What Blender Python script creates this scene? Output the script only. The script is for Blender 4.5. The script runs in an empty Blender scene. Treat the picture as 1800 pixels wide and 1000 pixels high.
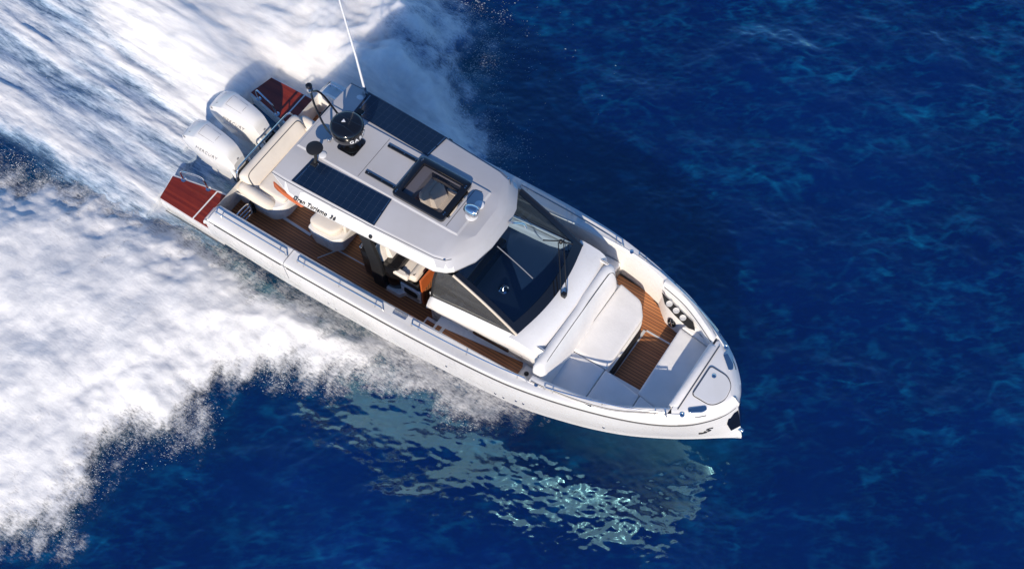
import bpy, bmesh, math, random
import numpy as np
from mathutils import Matrix, Vector
random.seed(7); rng = np.random.default_rng(11)
R = math.radians
scene = bpy.context.scene
col = scene.collection

# ------------------------------------------------------------------ camera
cam_d = bpy.data.cameras.new('camera'); cam = bpy.data.objects.new('camera', cam_d); col.objects.link(cam)
cam_d.sensor_width = 36.0; cam_d.lens = 49.01; cam_d.clip_start = 0.5; cam_d.clip_end = 2000
cam.matrix_world = Matrix(((0.8326283, -0.4991060, 0.2400487, 12.261066),
                           (0.5532046, 0.7288740, -0.4033699, -9.423118),
                           (0.0263591, 0.4686532, 0.8829889, 22.110863),
                           (0, 0, 0, 1)))
scene.camera = cam
# ------------------------------------------------------------------ light
SUN_EL, SUN_AZ = R(30.0), R(-66.0)          # direction TO the sun, azimuth from +x towards +y
world = bpy.data.worlds.new('World'); scene.world = world; world.use_nodes = True
nt = world.node_tree; bg = nt.nodes['Background']
sky = nt.nodes.new('ShaderNodeTexSky'); sky.sky_type = 'NISHITA'; sky.sun_disc = False
sky.sun_elevation = SUN_EL; sky.sun_rotation = R(90) - SUN_AZ
sky.air_density = 1.0; sky.dust_density = 0.0; sky.ozone_density = 4.0
tint = nt.nodes.new('ShaderNodeMix'); tint.data_type = 'RGBA'; tint.blend_type = 'MULTIPLY'; tint.inputs[0].default_value = 1.0
tint.inputs[7].default_value = (.72, .98, 1.25, 1)                      # clear deep-blue sky
nt.links.new(sky.outputs[0], tint.inputs[6]); nt.links.new(tint.outputs[2], bg.inputs[0]); bg.inputs[1].default_value = 0.115
sun_d = bpy.data.lights.new('sun', 'SUN'); sun = bpy.data.objects.new('sun', sun_d); col.objects.link(sun)
sun_d.energy = 5.0; sun_d.angle = R(0.53); sun_d.color = (1.0, 0.885, 0.735)
sdir = Vector((math.cos(SUN_EL)*math.cos(SUN_AZ), math.cos(SUN_EL)*math.sin(SUN_AZ), math.sin(SUN_EL)))
sun.rotation_euler = sdir.to_track_quat('Z', 'Y').to_euler(); sun.location = sdir*60
vs = scene.view_settings; vs.view_transform = 'Standard'; vs.look = 'None'; vs.exposure = 0.08; vs.gamma = 1.0
vs.use_curve_mapping = False
scene.cycles.max_bounces = 8; scene.cycles.transparent_max_bounces = 16
scene.cycles.caustics_reflective = False; scene.cycles.caustics_refractive = False

# ------------------------------------------------------------------ materials
class NT:
    """small helper to wire a node material"""
    def __init__(s, name):
        s.m = bpy.data.materials.new(name); s.m.use_nodes = True
        s.n = s.m.node_tree.nodes; s.l = s.m.node_tree.links
        s.p = s.n['Principled BSDF']; s.out = s.n['Material Output']
    def new(s, t, **kw):
        n = s.n.new(t)
        for k, v in kw.items(): setattr(n, k, v)
        return n
    def math(s, op, a, b=None, c=None, clamp=False):
        n = s.new('ShaderNodeMath', operation=op); n.use_clamp = clamp
        for i, v in enumerate((a, b, c)):
            if v is None: continue
            if isinstance(v, (int, float)): n.inputs[i].default_value = v
            else: s.l.new(v, n.inputs[i])
        return n.outputs[0]
    def noise(s, scale, detail=4, rough=.55, vec=None, dist=0.0):
        n = s.new('ShaderNodeTexNoise'); n.inputs['Scale'].default_value = scale
        n.inputs['Detail'].default_value = detail; n.inputs['Roughness'].default_value = rough
        n.inputs['Distortion'].default_value = dist
        if vec is not None: s.l.new(vec, n.inputs['Vector'])
        return n.outputs[0]
    def obj(s, scale=(1, 1, 1), rot=(0, 0, 0)):
        tc = s.new('ShaderNodeTexCoord'); mp = s.new('ShaderNodeMapping')
        mp.inputs['Scale'].default_value = scale; mp.inputs['Rotation'].default_value = rot
        s.l.new(tc.outputs['Object'], mp.inputs[0]); return mp.outputs[0]
    def mix(s, f, a, b):
        n = s.new('ShaderNodeMix', data_type='RGBA')
        for i, v in ((0, f), (6, a), (7, b)):
            if isinstance(v, (int, float)): n.inputs[i].default_value = v
            elif isinstance(v, tuple): n.inputs[i].default_value = (*v, 1)
            else: s.l.new(v, n.inputs[i])
        return n.outputs[2]
    def ramp(s, f, stops):
        n = s.new('ShaderNodeValToRGB'); e = n.color_ramp.elements
        while len(e) < len(stops): e.new(.5)
        for k, (p, c) in zip(e, stops):
            k.position = p; k.color = (*c, 1) if isinstance(c, tuple) else (c, c, c, 1)
        s.l.new(f, n.inputs[0]); return n.outputs[0]
    def smooth(s, f, a, b, lo=0., hi=1.):
        n = s.new('ShaderNodeMapRange', interpolation_type='SMOOTHSTEP')
        s.l.new(f, n.inputs[0])
        for i, v in ((1, a), (2, b), (3, lo), (4, hi)): n.inputs[i].default_value = v
        return n.outputs[0]
    def bump(s, h, strength=.2, dist=.01):
        b = s.new('ShaderNodeBump'); b.inputs['Strength'].default_value = strength; b.inputs['Distance'].default_value = dist
        s.l.new(h, b.inputs['Height']); s.l.new(b.outputs[0], s.p.inputs['Normal']); return b
    def set(s, **kw):
        for k, v in kw.items():
            k = {'base': 'Base Color', 'rough': 'Roughness', 'metal': 'Metallic', 'ior': 'IOR', 'trans': 'Transmission Weight',
                 'coat': 'Coat Weight', 'coatr': 'Coat Roughness', 'spec': 'Specular IOR Level', 'alpha': 'Alpha', 'sheen': 'Sheen Weight'}[k]
            i = s.p.inputs[k]
            if isinstance(v, tuple): i.default_value = (*v, 1)
            elif isinstance(v, (int, float)): i.default_value = v
            else: s.l.new(v, i)
        return s

def m_paint(name, c, rough=.3, var=.04, coat=.3, metal=0, bump=0.0, bscale=200, grime=(0.93, 0.92, 0.9)):
    t = NT(name); v = t.obj()
    f = t.noise(1.3, 5, .6, v)
    t.set(base=t.mix(t.smooth(f, .35, .75), c, tuple(a*b for a, b in zip(c, grime))), coat=coat, coatr=.08, metal=metal)
    t.set(rough=t.math('ADD', t.math('MULTIPLY', t.noise(6, 4, .6, v), var*2), rough-var))
    if bump: t.bump(t.noise(bscale, 2, .5, v), bump, .002)
    return t.m
M = {}
M['gel'] = m_paint('white_gelcoat', (.80, .785, .765), .28, .05, .35)
M['roof'] = m_paint('grey_white_gelcoat', (.465, .46, .475), .42, .05, .1, bump=.12, bscale=160)
M['nonskid'] = m_paint('nonskid_gelcoat', (.70, .695, .69), .55, .05, 0, bump=.25, bscale=240)
M['grey'] = m_paint('light_grey_moulding', (.55, .56, .58), .4, .05, .1)
M['dash'] = m_paint('dark_dash', (.03, .062, .125), .45, .05, 0)
M['black'] = m_paint('black_gloss', (.006, .006, .007), .14, .03, .6, grime=(1.2, 1.2, 1.2))
M['matt'] = m_paint('matt_black', (.012, .012, .013), .5, .06, 0, grime=(1.3, 1.3, 1.3))
M['seam'] = m_paint('dark_seam', (.06, .06, .065), .6, .05, 0)
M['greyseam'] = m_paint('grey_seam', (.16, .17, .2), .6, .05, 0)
M['orange'] = m_paint('varnished_orange', (.55, .13, .035), .3, .05, .4)
M['chrome'] = m_paint('polished_steel', (.72, .73, .75), .12, .04, 0, metal=1)
M['cowl'] = m_paint('outboard_white', (.72, .715, .71), .22, .04, .5)
M['letter'] = m_paint('black_lettering', (.03, .03, .033), .4, .05, 0)
M['wletter'] = m_paint('white_lettering', (.75, .76, .78), .4, .05, 0)
M['rwletter'] = m_paint('grey_lettering', (.20, .20, .21), .4, .05, 0)
M['hose'] = m_paint('grey_hose', (.66, .66, .65), .5, .05, 0)

def m_fabric(name, c):
    t = NT(name); v = t.obj()
    big = t.noise(2.2, 4, .55, v); fine = t.noise(420, 2, .5, v); mid = t.noise(14, 4, .6, v)
    t.set(base=t.mix(t.smooth(big, .3, .75), c, tuple(x*.9 for x in c)), rough=.72, spec=.25, sheen=.15)
    h = t.math('ADD', t.math('MULTIPLY', fine, .25), t.math('MULTIPLY', mid, 1.6))
    t.bump(h, .35, .006); return t.m
M['cream'] = m_fabric('cream_vinyl', (.76, .69, .60))
M['pale'] = m_fabric('pale_vinyl', (.82, .80, .77))

def m_teak(name, c1, c2, line, rough, pitch=.055, lw=.14, coat=0.0):
    t = NT(name); v = t.obj()
    sep = t.new('ShaderNodeSeparateXYZ'); t.l.new(v, sep.inputs[0])
    yy = t.math('DIVIDE', sep.outputs[1], pitch)
    fr = t.math('FRACT', t.math('ADD', yy, 100.0))
    idx = t.math('FLOOR', t.math('ADD', yy, 100.0))
    wn = t.new('ShaderNodeTexWhiteNoise', noise_dimensions='1D'); t.l.new(idx, wn.inputs['W'])
    grain = t.noise(9, 6, .65, t.obj((.55, 14, 6)), .3)
    patch = t.noise(1.6, 3, .5, v)
    g = t.math('ADD', t.math('ADD', t.math('MULTIPLY', grain, .75), t.math('MULTIPLY', wn.outputs[0], .38)), t.math('MULTIPLY', patch, .35))
    wood = t.mix(t.smooth(g, .35, 1.05), c1, c2)
    caulk = t.math('LESS_THAN', fr, lw)
    t.set(base=t.mix(caulk, wood, line), rough=t.math('ADD', t.math('MULTIPLY', grain, .2), rough-.1), coat=coat, coatr=.12)
    h = t.math('SUBTRACT', t.math('MULTIPLY', grain, .3), caulk)
    t.bump(h, .3, .003); return t.m
M['teak'] = m_teak('teak_planking', (.50, .20, .072), (.33, .12, .043), (.06, .025, .015), .45, .055, .2)
M['wetteak'] = m_teak('wet_red_teak', (.27, .034, .011), (.13, .014, .005), (.16, .019, .007), .2, .05, .05, .45)

def m_solar():
    t = NT('solar_cells'); v = t.obj()
    s = t.new('ShaderNodeSeparateXYZ'); t.l.new(v, s.inputs[0])
    fx = t.math('FRACT', t.math('DIVIDE', t.math('ADD', s.outputs[0], 50), .125))
    fy = t.math('FRACT', t.math('DIVIDE', t.math('ADD', s.outputs[1], 50.02), .128))
    dash = t.math('FRACT', t.math('DIVIDE', t.math('ADD', s.outputs[1], 50), .032))
    lx = t.math('MULTIPLY', t.math('LESS_THAN', fx, .05), t.math('LESS_THAN', dash, .35))
    ly = t.math('LESS_THAN', fy, .03)
    base = t.mix(t.noise(3, 3, .5, v), (.003, .010, .028), (.007, .018, .045))
    base = t.mix(t.math('MULTIPLY', ly, .35), base, (.03, .05, .09))
    base = t.mix(t.math('MULTIPLY', lx, .5), base, (.12, .15, .2))
    t.set(base=base, rough=.24, coat=.3, coatr=.1); return t.m
M['solar'] = m_solar()

def m_glass(name, tint, alpha_mix, rough=.02, body=(.003, .012, .035)):
    """tinted pane: part clear (tinted transparency), part glossy reflection, part dark body colour"""
    t = NT(name)
    tr = t.new('ShaderNodeBsdfTransparent'); tr.inputs[0].default_value = (*tint, 1)
    t.set(base=body, rough=rough, ior=1.5, coat=.0)
    mx = t.new('ShaderNodeMixShader'); mx.inputs[0].default_value = alpha_mix
    t.l.new(tr.outputs[0], mx.inputs[1]); t.l.new(t.p.outputs[0], mx.inputs[2]); t.l.new(mx.outputs[0], t.out.inputs[0])
    return t.m
M['ws'] = m_glass('windscreen_glass', (.70, .82, .93), .24)
M['side'] = m_glass('side_glass', (.80, .79, .76), .45, .10, (.10, .10, .10))
M['hatchglass'] = m_glass('smoked_hatch_glass', (.70, .68, .70), .30)

# ------------------------------------------------------------------ mesh helpers
def pchip(x, y):
    x = np.asarray(x, float); y = np.asarray(y, float); h = np.diff(x); d = np.diff(y)/h
    m = np.zeros(len(x)); m[0] = d[0]; m[-1] = d[-1]
    for i in range(1, len(x)-1):
        if d[i-1]*d[i] > 0:
            w1 = 2*h[i]+h[i-1]; w2 = h[i]+2*h[i-1]; m[i] = (w1+w2)/(w1/d[i-1]+w2/d[i])
    def f(q):
        q = np.clip(np.asarray(q, float), x[0], x[-1]); i = np.clip(np.searchsorted(x, q)-1, 0, len(h)-1)
        s = (q-x[i])/h[i]
        return ((1+2*s)*(1-s)**2)*y[i]+s*(1-s)**2*h[i]*m[i]+s*s*(3-2*s)*y[i+1]+s*s*(s-1)*h[i]*m[i+1]
    return f

class MB:
    def __init__(s): s.v = []; s.f = []
    def add(s, vs, fs):
        o = len(s.v); s.v += [tuple(map(float, p)) for p in vs]; s.f += [tuple(i+o for i in f) for f in fs]; return s
    def box(s, x0, x1, y0, y1, z0, z1):
        v = [(x, y, z) for z in (z0, z1) for y in (y0, y1) for x in (x0, x1)]
        return s.add(v, [(0, 2, 3, 1), (4, 5, 7, 6), (0, 1, 5, 4), (1, 3, 7, 5), (3, 2, 6, 7), (2, 0, 4, 6)])
    def prism(s, pts, z0, z1):
        """pts: xy outline (any winding); z0/z1 numbers or lists"""
        n = len(pts); a = sum(pts[i][0]*pts[(i+1) % n][1]-pts[(i+1) % n][0]*pts[i][1] for i in range(n))
        g = lambda z, i: z[i] if isinstance(z, (list, tuple)) else z
        idx = list(range(n)) if a > 0 else list(range(n))[::-1]
        v = [(*pts[i], g(z0, i)) for i in idx]+[(*pts[i], g(z1, i)) for i in idx]
        return s.add(v, [tuple(range(n))[::-1], tuple(range(n, 2*n))]+[(i, (i+1) % n, n+(i+1) % n, n+i) for i in range(n)])
    def quad(s, a, b, c, d): return s.add([a, b, c, d], [(0, 1, 2, 3)])
    def slab(s, pts, t):
        """planar polygon in 3-D thickened along its normal by t"""
        P = [Vector(p) for p in pts]; n = (P[1]-P[0]).cross(P[2]-P[0]).normalized()*t; k = len(P)
        v = [p for p in P]+[p+n for p in P]
        return s.add(v, [tuple(range(k))[::-1], tuple(range(k, 2*k))]+[(i, (i+1) % k, k+(i+1) % k, k+i) for i in range(k)])
    def loft(s, rows, cap=False, closed=False):
        """rows: list of equally long point lists"""
        n = len(rows[0]); v = [p for r in rows for p in r]; f = []
        for i in range(len(rows)-1):
            for j in range(n if closed else n-1):
                k = (j+1) % n; f.append((i*n+j, i*n+k, (i+1)*n+k, (i+1)*n+j))
        if cap: f.append(tuple(range(n))[::-1]); f.append(tuple(range((len(rows)-1)*n, len(rows)*n)))
        return s.add(v, f)
    def tube(s, pts, r, n=8, closed=False, smooth=0):
        P = [Vector(p) for p in pts]
        if smooth:
            for _ in range(smooth):
                Q = [P[0]]
                for a, b in zip(P, P[1:]): Q += [a*.75+b*.25, a*.25+b*.75]
                P = Q+[P[-1]]
        rows = []; up = None
        for i, p in enumerate(P):
            if closed: t = (P[(i+1) % len(P)]-P[i-1]).normalized()
            else: t = (P[min(i+1, len(P)-1)]-P[max(i-1, 0)]).normalized()
            if up is None: up = t.orthogonal().normalized()
            up = (up-t*up.dot(t)).normalized(); w = t.cross(up)
            rr = r[i] if isinstance(r, list) else r
            rows.append([p+(up*math.cos(2*math.pi*k/n)+w*math.sin(2*math.pi*k/n))*rr for k in range(n)])
        if closed: rows.append(rows[0])
        return s.loft(rows, cap=not closed, closed=True)
    def lathe(s, prof, c=(0, 0, 0), n=32, axis=None, sx=1, sy=1):
        """prof: (radius, height) list"""
        q = Vector(axis).normalized().to_track_quat('Z', 'Y') if axis else None
        rows = []
        for r, h in prof:
            row = []
            for k in range(n):
                a = 2*math.pi*k/n; p = Vector((r*math.cos(a)*sx, r*math.sin(a)*sy, h))
                if q: p = q @ p
                row.append(p+Vector(c))
            rows.append(row)
        return s.loft(rows, cap=True, closed=True)
    def build(s, name, mat, parent=None, bevel=0, seg=3, angle=35, smooth=True, sub=0, merge=False):
        me = bpy.data.meshes.new(name); me.from_pydata(s.v, [], s.f); me.materials.append(mat)
        bm = bmesh.new(); bm.from_mesh(me)
        if merge: bmesh.ops.remove_doubles(bm, verts=bm.verts, dist=1e-4)
        bmesh.ops.recalc_face_normals(bm, faces=bm.faces); bm.to_mesh(me); bm.free()
        if smooth: me.polygons.foreach_set('use_smooth', [True]*len(me.polygons)); me.set_sharp_from_angle(angle=R(angle))
        o = bpy.data.objects.new(name, me); col.objects.link(o)
        if parent: o.parent = parent
        if sub:
            md = o.modifiers.new('sub', 'SUBSURF'); md.levels = sub; md.render_levels = sub
        if bevel:
            md = o.modifiers.new('bevel', 'BEVEL'); md.width = bevel; md.segments = seg; md.limit_method = 'ANGLE'
            md.angle_limit = R(30); md.harden_normals = True
        return o
def empty(name, parent=None, loc=(0, 0, 0)):
    o = bpy.data.objects.new(name, None); o.empty_display_size = .3; o.location = loc; col.objects.link(o)
    if parent: o.parent = parent
    return o
def rpoly(pts, r=.06, n=5):
    """round the corners of an xy polygon; r number or list"""
    out = []; k = len(pts)
    for i in range(k):
        p = Vector(pts[i]); a = Vector(pts[i-1]); b = Vector(pts[(i+1) % k]); rr = r[i] if isinstance(r, (list, tuple)) else r
        da = (a-p); db = (b-p); d = min(rr, da.length*.45, db.length*.45)
        if d < 1e-4: out.append(tuple(p)); continue
        s = p+da.normalized()*d; e = p+db.normalized()*d
        for j in range(n+1):
            t = j/n; out.append(tuple(s*(1-t)**2+p*2*t*(1-t)+e*t*t))
    return out
def inset(pts, d):
    """simple polygon inset towards the inside (convex-ish outlines)"""
    n = len(pts); ar = sum(pts[i][0]*pts[(i+1) % n][1]-pts[(i+1) % n][0]*pts[i][1] for i in range(n)); sg = 1 if ar > 0 else -1; out = []
    for i in range(n):
        a = Vector(pts[i-1]); p = Vector(pts[i]); b = Vector(pts[(i+1) % n])
        e1 = (p-a); e2 = (b-p)
        if e1.length < 1e-9 or e2.length < 1e-9: out.append(tuple(p)); continue
        e1.normalize(); e2.normalize()
        n1 = Vector((-e1.y, e1.x))*sg; n2 = Vector((-e2.y, e2.x))*sg; nn = n1+n2
        if nn.length < 1e-6: out.append(tuple(p)); continue
        nn.normalize(); out.append(tuple(p+nn*d/max(.4, nn.dot(n1))))
    return out
def cushion(name, pts, z0, z1, mat, parent, r=.05, rc=.07, tilt=None, n=5):
    """soft pad: outline with rounded corners, rounded top edge and slightly domed top"""
    mb = MB(); h = z1-z0; rings = []
    for d, z in ((0.012, z0), (0, z0+.25*h), (0, z1-r*.9), (r*.12, z1-r*.45), (r*.45, z1-r*.12), (r*1.1, z1), (r*2.2, z1+.006)):
        rr = [max(.004, q-d) for q in rc] if isinstance(rc, list) else max(.004, rc-d)
        rings.append([(*p, z) for p in rpoly(inset(pts, d) if d else pts, rr, n)])
    if tilt: rings = [[(x, y, z+tilt(x, y)) for x, y, z in q] for q in rings]
    mb.loft(rings, cap=True, closed=True)
    return mb.build(name, mat, parent, angle=60)
def text(name, s, mat, parent, mtx, size, extrude=.002, shear=0, space=1.0, bold=.0):
    c = bpy.data.curves.new(name, 'FONT'); c.body = s; c.size = size; c.align_x = 'CENTER'; c.align_y = 'CENTER'
    c.extrude = extrude; c.shear = shear; c.space_character = space; c.offset = bold; c.resolution_u = 4
    t = bpy.data.objects.new(name+'_curve', c); col.objects.link(t)
    dg = bpy.context.evaluated_depsgraph_get(); me = bpy.data.meshes.new_from_object(t.evaluated_get(dg))
    bpy.data.objects.remove(t); me.name = name; me.materials.clear(); me.materials.append(mat); me.transform(mtx)
    o = bpy.data.objects.new(name, me); col.objects.link(o); o.parent = parent; return o
def frame(o, xd, yd):
    """matrix with local x along xd, local y towards yd"""
    x = Vector(xd).normalized(); z = x.cross(Vector(yd)).normalized(); y = z.cross(x)
    m = Matrix((x, y, z)).transposed().to_4x4(); m.translation = Vector(o); return m

# ------------------------------------------------------------------ THE BOAT (x forward, y port, z up from the water at the stern)
TRIM = R(-3.0)
PIV = Vector((2, 0, 0))
boat = empty('motor_boat')
boat.matrix_world = Matrix.Translation(PIV) @ Matrix.Rotation(TRIM, 4, 'Y') @ Matrix.Translation(-PIV)
boat['label'] = 'white motor boat with grey hardtop, teak decks and two white outboards, speeding across blue sea'
boat['category'] = 'boat'

yg = pchip([1.5, 3.3, 5.4, 6.4, 7.55, 8.3, 9.1, 9.9, 10.45, 10.76, 10.92, 11.0], [1.79, 1.80, 1.785, 1.76, 1.69, 1.57, 1.365, 1.075, .76, .46, .22, 0.0])
zg = pchip([1.5, 3.3, 5.4, 7.5, 9, 11], [1.15, 1.19, 1.29, 1.42, 1.46, 1.47])
yi = pchip([1.4, 3.2, 6, 8, 8.5, 9.27, 10.2, 10.3, 10.4], [1.45, 1.46, 1.46, 1.44, 1.39, 1.23, .76, .70, .64])
zt = pchip([1.4, 3.3, 6, 8, 9.3, 10.2, 11], [1.27, 1.30, 1.42, 1.54, 1.61, 1.66, 1.69])
# hull
def row(xs, ys, zs, a, b, u):
    x = a+(b-a)*u; return np.stack([x, pchip(xs, ys)(x), pchip(xs, zs)(x)], -1)
u = 1-(1-np.linspace(0, 1, 46))**1.6
KX = [1.3, 8, 9.6, 10.6, 11.0, 11.19]
rows = [row(KX, [0]*6, [-.42, -.42, -.2, .08, .25, .44], 1.3, 11.19, u),
        row([1.35, 6, 8, 9.4, 10.4, 11.19], [.85, .83, .70, .45, .2, .0], [-.16, -.1, .0, .15, .32, .46], 1.35, 11.19, u)]
CX = [1.4, 3.3, 5.4, 6.6, 7.8, 8.7, 9.45, 10.3, 10.9, 11.2]
CY = [1.645, 1.685, 1.66, 1.61, 1.52, 1.33, 1.09, .66, .24, .0]
CZ = [.24, .28, .35, .40, .45, .50, .54, .57, .55, .48]
rows.append(row(CX, [max(0, y-.07) for y in CY], [z-.03 for z in CZ], 1.4, 11.2, u))
rows.append(row(CX, CY, CZ, 1.4, 11.2, u))
rows.append(row(CX, [y*1.004 for y in CY], [z+.05 for z in CZ], 1.4, 11.2, u))
gx = 1.5+(10.999-1.5)*u; G = np.stack([gx, yg(gx), zg(gx)], -1)
lo = rows[-1]
for k in (.2, .4, .6, .8):
    p = lo*(1-k)+G*k; p[:, 1] += .022*math.sin(math.pi*k)*np.clip((11.0-p[:, 0])/.8, 0, 1); rows.append(p)
rows.append(G)
mb = MB()
half = [[tuple(p) for p in r] for r in rows]
mb.loft(half); mb.loft([[(x, -y, z) for x, y, z in r] for r in half])
tr = [r[0] for r in half]; mb.add(tr+[(x, -y, z) for x, y, z in tr[::-1]], [tuple(range(2*len(tr)))])
hull = mb.build('hull', M['gel'], boat, merge=True, angle=28)
def hull_side(x, k):
    """point on the starboard side, k 0 chine .. 1 groove"""
    a = np.array([x, float(pchip(CX, CY)(x))*1.004, float(pchip(CX, CZ)(x))+.05]); b = np.array([x, float(yg(x)), float(zg(x))])
    p = a*(1-k)+b*k; p[1] += .022*math.sin(math.pi*k)*min(1, max(0, (11-x)/.8)); return (p[0], -p[1], p[2])
# dark joint line round the hull
for sgn in (-1, 1):
    xs = np.concatenate([np.linspace(3.33, 9, 24), 11.0-(11.0-9)*(np.linspace(1, 0, 22))**1.6])[:-1]
    MB().tube([(x, sgn*(yg(x)+.003), zg(x)+.004) for x in xs], .011, 6).build('joint_line', M['seam'], hull)
    MB().tube([(x, sgn*(yg(x)+.003), zg(x)+.004) for x in np.linspace(1.72, 3.2, 10)], .011, 6).build('joint_line', M['seam'], hull)
# terrace seam lines (starboard and port fold-down side)
def gun_pt(x, k, off=.0):
    """profile over the gunwale: k 0 groove, 1 shoulder, 2 cap outer, 3 cap inner"""
    P = [(yg(x), zg(x)+.012), (yg(x)-.015, zg(x)+.075), (yg(x)-.125*min(1, yg(x)/.5+.15), zt(x)-.015), (min(yi(x), yg(x)-.16), zt(x))]
    i = min(2, int(k)); a = np.array(P[i]); b = np.array(P[i+1]); q = a*(1-(k-i))+b*(k-i); return float(q[0]), float(q[1])
# gunwale with inner liner
def inner_foot(x):
    if x < 7.6: return (yi(x)-.005, .3)
    c, zc = float(pchip(CX, CY)(x)), float(pchip(CX, CZ)(x)); k = (.74-zc)/(float(zg(x))-zc)
    return (min(float(yi(x))-.005, c+(float(yg(x))-c)*k-.05), .74)
def gprof(x):
    return [(yg(x)-.01, zg(x)+.006), (yg(x)-.004, zg(x)+.03), (yg(x)-.02, zg(x)+.085), (yg(x)-.075, (zg(x)+zt(x))/2+.045), (yg(x)-.14 if x < 9 else max(yi(x)+.05, yg(x)-.14), zt(x)-.012), (yi(x)+.03, zt(x)), (yi(x), zt(x)-.03), inner_foot(x)]
def gunwale(sgn):
    mb = MB(); xs = np.concatenate([np.linspace(1.42, 8.6, 40), np.linspace(8.75, 10.37, 15)]); rws = [[] for _ in range(8)]
    for i, x in enumerate(xs):
        dz = -.22*max(0, (1.62-x)/.2)**1.5 if x < 1.62 else 0
        P = gprof(x)
        for r, (y, z) in zip(rws, P): r.append((x, sgn*y, z+(dz if z > 1 else 0)))
    mb.loft(rws); e = [r[0] for r in rws]; mb.add(e, [tuple(range(len(e)))])
    return mb.build('gunwale', M['gel'], boat, merge=True, angle=32)
gun = {s: gunwale(s) for s in (-1, 1)}
for sgn in (-1, 1):
    a, b = hull_side(3.27, .5), hull_side(3.27, .8)
    pts = [(3.27, sgn*(-a[1]+.003), a[2]), (3.27, sgn*(-b[1]+.003), b[2])]
    for k, (y, z) in enumerate(gprof(3.26)[1:7]): pts.append((3.26, sgn*(float(y)+(.004 if k < 2 else 0)), float(z)+(.004 if k > 1 else 0)))
    MB().tube(pts, .006, 6).build('terrace_seam', M['greyseam'], gun[sgn])
# raised non-skid inlay strips on the caps
for sgn in (-1, 1):
    xs = np.linspace(1.75, 3.2, 14)
    for a, b in ((1.75, 3.2), (3.32, 5.9)):
        xs = np.linspace(a, b, 18)
        MB().loft([[(x, sgn*(yi(x)+.04), zt(x)+.004) for x in xs], [(x, sgn*(yg(x)-.155), zt(x)-.006) for x in xs]]).build('cap_inlay', M['nonskid'], gun[sgn])
# foredeck
fo = [(float(x), float(yg(x))-.02) for x in 11.0-(11.0-10.275)*np.linspace(1, 0, 26)**1.7]
fo = fo[:-1]
ring = fo+[(10.985, 0)]+[(x, -y) for x, y in fo[::-1]]
def ringz(d, zf): return [(min(x, 11.0)-d*.6, y*(1-d/max(.12, abs(y))) if abs(y) > d else 0, zf(x)) for x, y in ring]
mb = MB(); ra = [(x+.012, y*1.0, float(zg(x))+.012) for x, y in ring]; rb = [(x+.012, y, float(zg(x))+.085) for x, y in ring]
rc = ringz(.035, lambda x: float(zg(x))*.35+float(zt(x))*.65); rd = ringz(.10, lambda x: float(zt(x))-.012); re = ringz(.15, lambda x: float(zt(x))+.004)
mb.loft([ra, rb, rc, rd, re]); n0 = len(mb.v)-len(re); mb.f.append(tuple(range(n0, n0+len(re))))
fore = mb.build('foredeck', M['gel'], boat, angle=40)
hz = 1.680
hp = rpoly([(10.335, .27), (10.335, -.32), (10.70, -.33), (10.84, -.12), (10.80, .14), (10.66, .26)], [.05, .05, .12, .15, .15, .1])
hp = [(10.33+(x-10.33)*.93, y*.98) for x, y in hp]
MB().prism(hp, hz-.01, hz+.012).build('anchor_locker_lid', M['nonskid'], fore, bevel=.006)
MB().tube([(x, y, hz+.006) for x, y in inset(hp, -.012)], .007, 6, closed=True).build('lid_seam', M['seam'], fore)
MB().lathe([(.036, 0), (.036, .012), (.026, .018), (.022, .012)], (10.46, .14, hz+.01), 20).build('lid_latch', M['chrome'], fore)
for sgn in (-1, 1):
    MB().lathe([(.040, 0), (.040, .010), (.03, .016), (.024, .010)], (10.37, sgn*.70, 1.666), 20).build('filler_cap', M['chrome'], fore)
    c = rpoly([(10.385, sgn*.56), (10.60, sgn*.36), (10.655, sgn*.41), (10.62, sgn*.49), (10.44, sgn*.62)], .03)
    MB().prism(c, 1.665, 1.690).build('pop_up_cleat', M['chrome'], fore, bevel=.008)
# fenders strips near the cleats
for sgn in (-1, 1):
    MB().tube([(10.50, sgn*.625, 1.60), (10.60, sgn*.55, 1.60), (10.68, sgn*.47, 1.60)], .012, 6).build('fairlead', M['seam'], fore)
# stem details
mb = MB()
sp = []
for yy, zz in ((.0, 1.36), (.16, 1.36), (.21, 1.15), (.17, .92), (.0, .90)):
    sp.append((yy, zz))
for sgn in (-1, 1):
    a = []
    for y, z in sp:
        k = (z-.6)/(1.42-.6); xx = 11.2-(11.2-11.0)*k; xx -= .035+ (y*.75)**1.35*1.3
        a.append((xx+.045, sgn*(y+.012), z))
    mb.add(a, [tuple(range(len(a)))])
MB_st = mb.build('stem_plate', M['black'], hull, merge=True)
MB().lathe([(.03, 0), (.03, .07), (.022, .085)], (11.12, -.01, .78), 14, axis=(1, -.1, -.1)).build('tow_eye', M['chrome'], hull)
# through-hull fittings on the starboard side
for x, k in ((4.10, .35), (4.22, .18), (6.55, .45), (7.85, .35), (7.98, .35), (7.45, .2), (7.6, .18), (9.3, .3)):
    p = Vector(hull_side(x, k)); MB().lathe([(.022, -.01), (.022, .012), (.013, .016)], p, 12, axis=(0, -1, .12)).build('hull_fitting', M['chrome'], hull)
# hull emblem: letter like mark near the bow
em = Vector(hull_side(10.74, .52)); tx = (Vector(hull_side(10.84, .52))-Vector(hull_side(10.64, .52))).normalized()
upv = (Vector(hull_side(10.74, .8))-Vector(hull_side(10.74, .4))).normalized()
nrm = tx.cross(upv).normalized()
mt = frame(em+nrm*.012, tx, upv)
text('hull_emblem', 'S', M['letter'], hull, mt, .25, .004, .2, bold=.010)
emo = MB().tube([mt @ Vector(q) for q in ((-.13, -.085, .002), (-.07, -.10, .002), (0, -.08, .002))], .014, 6).build('emblem_tail', M['letter'], hull)

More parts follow.
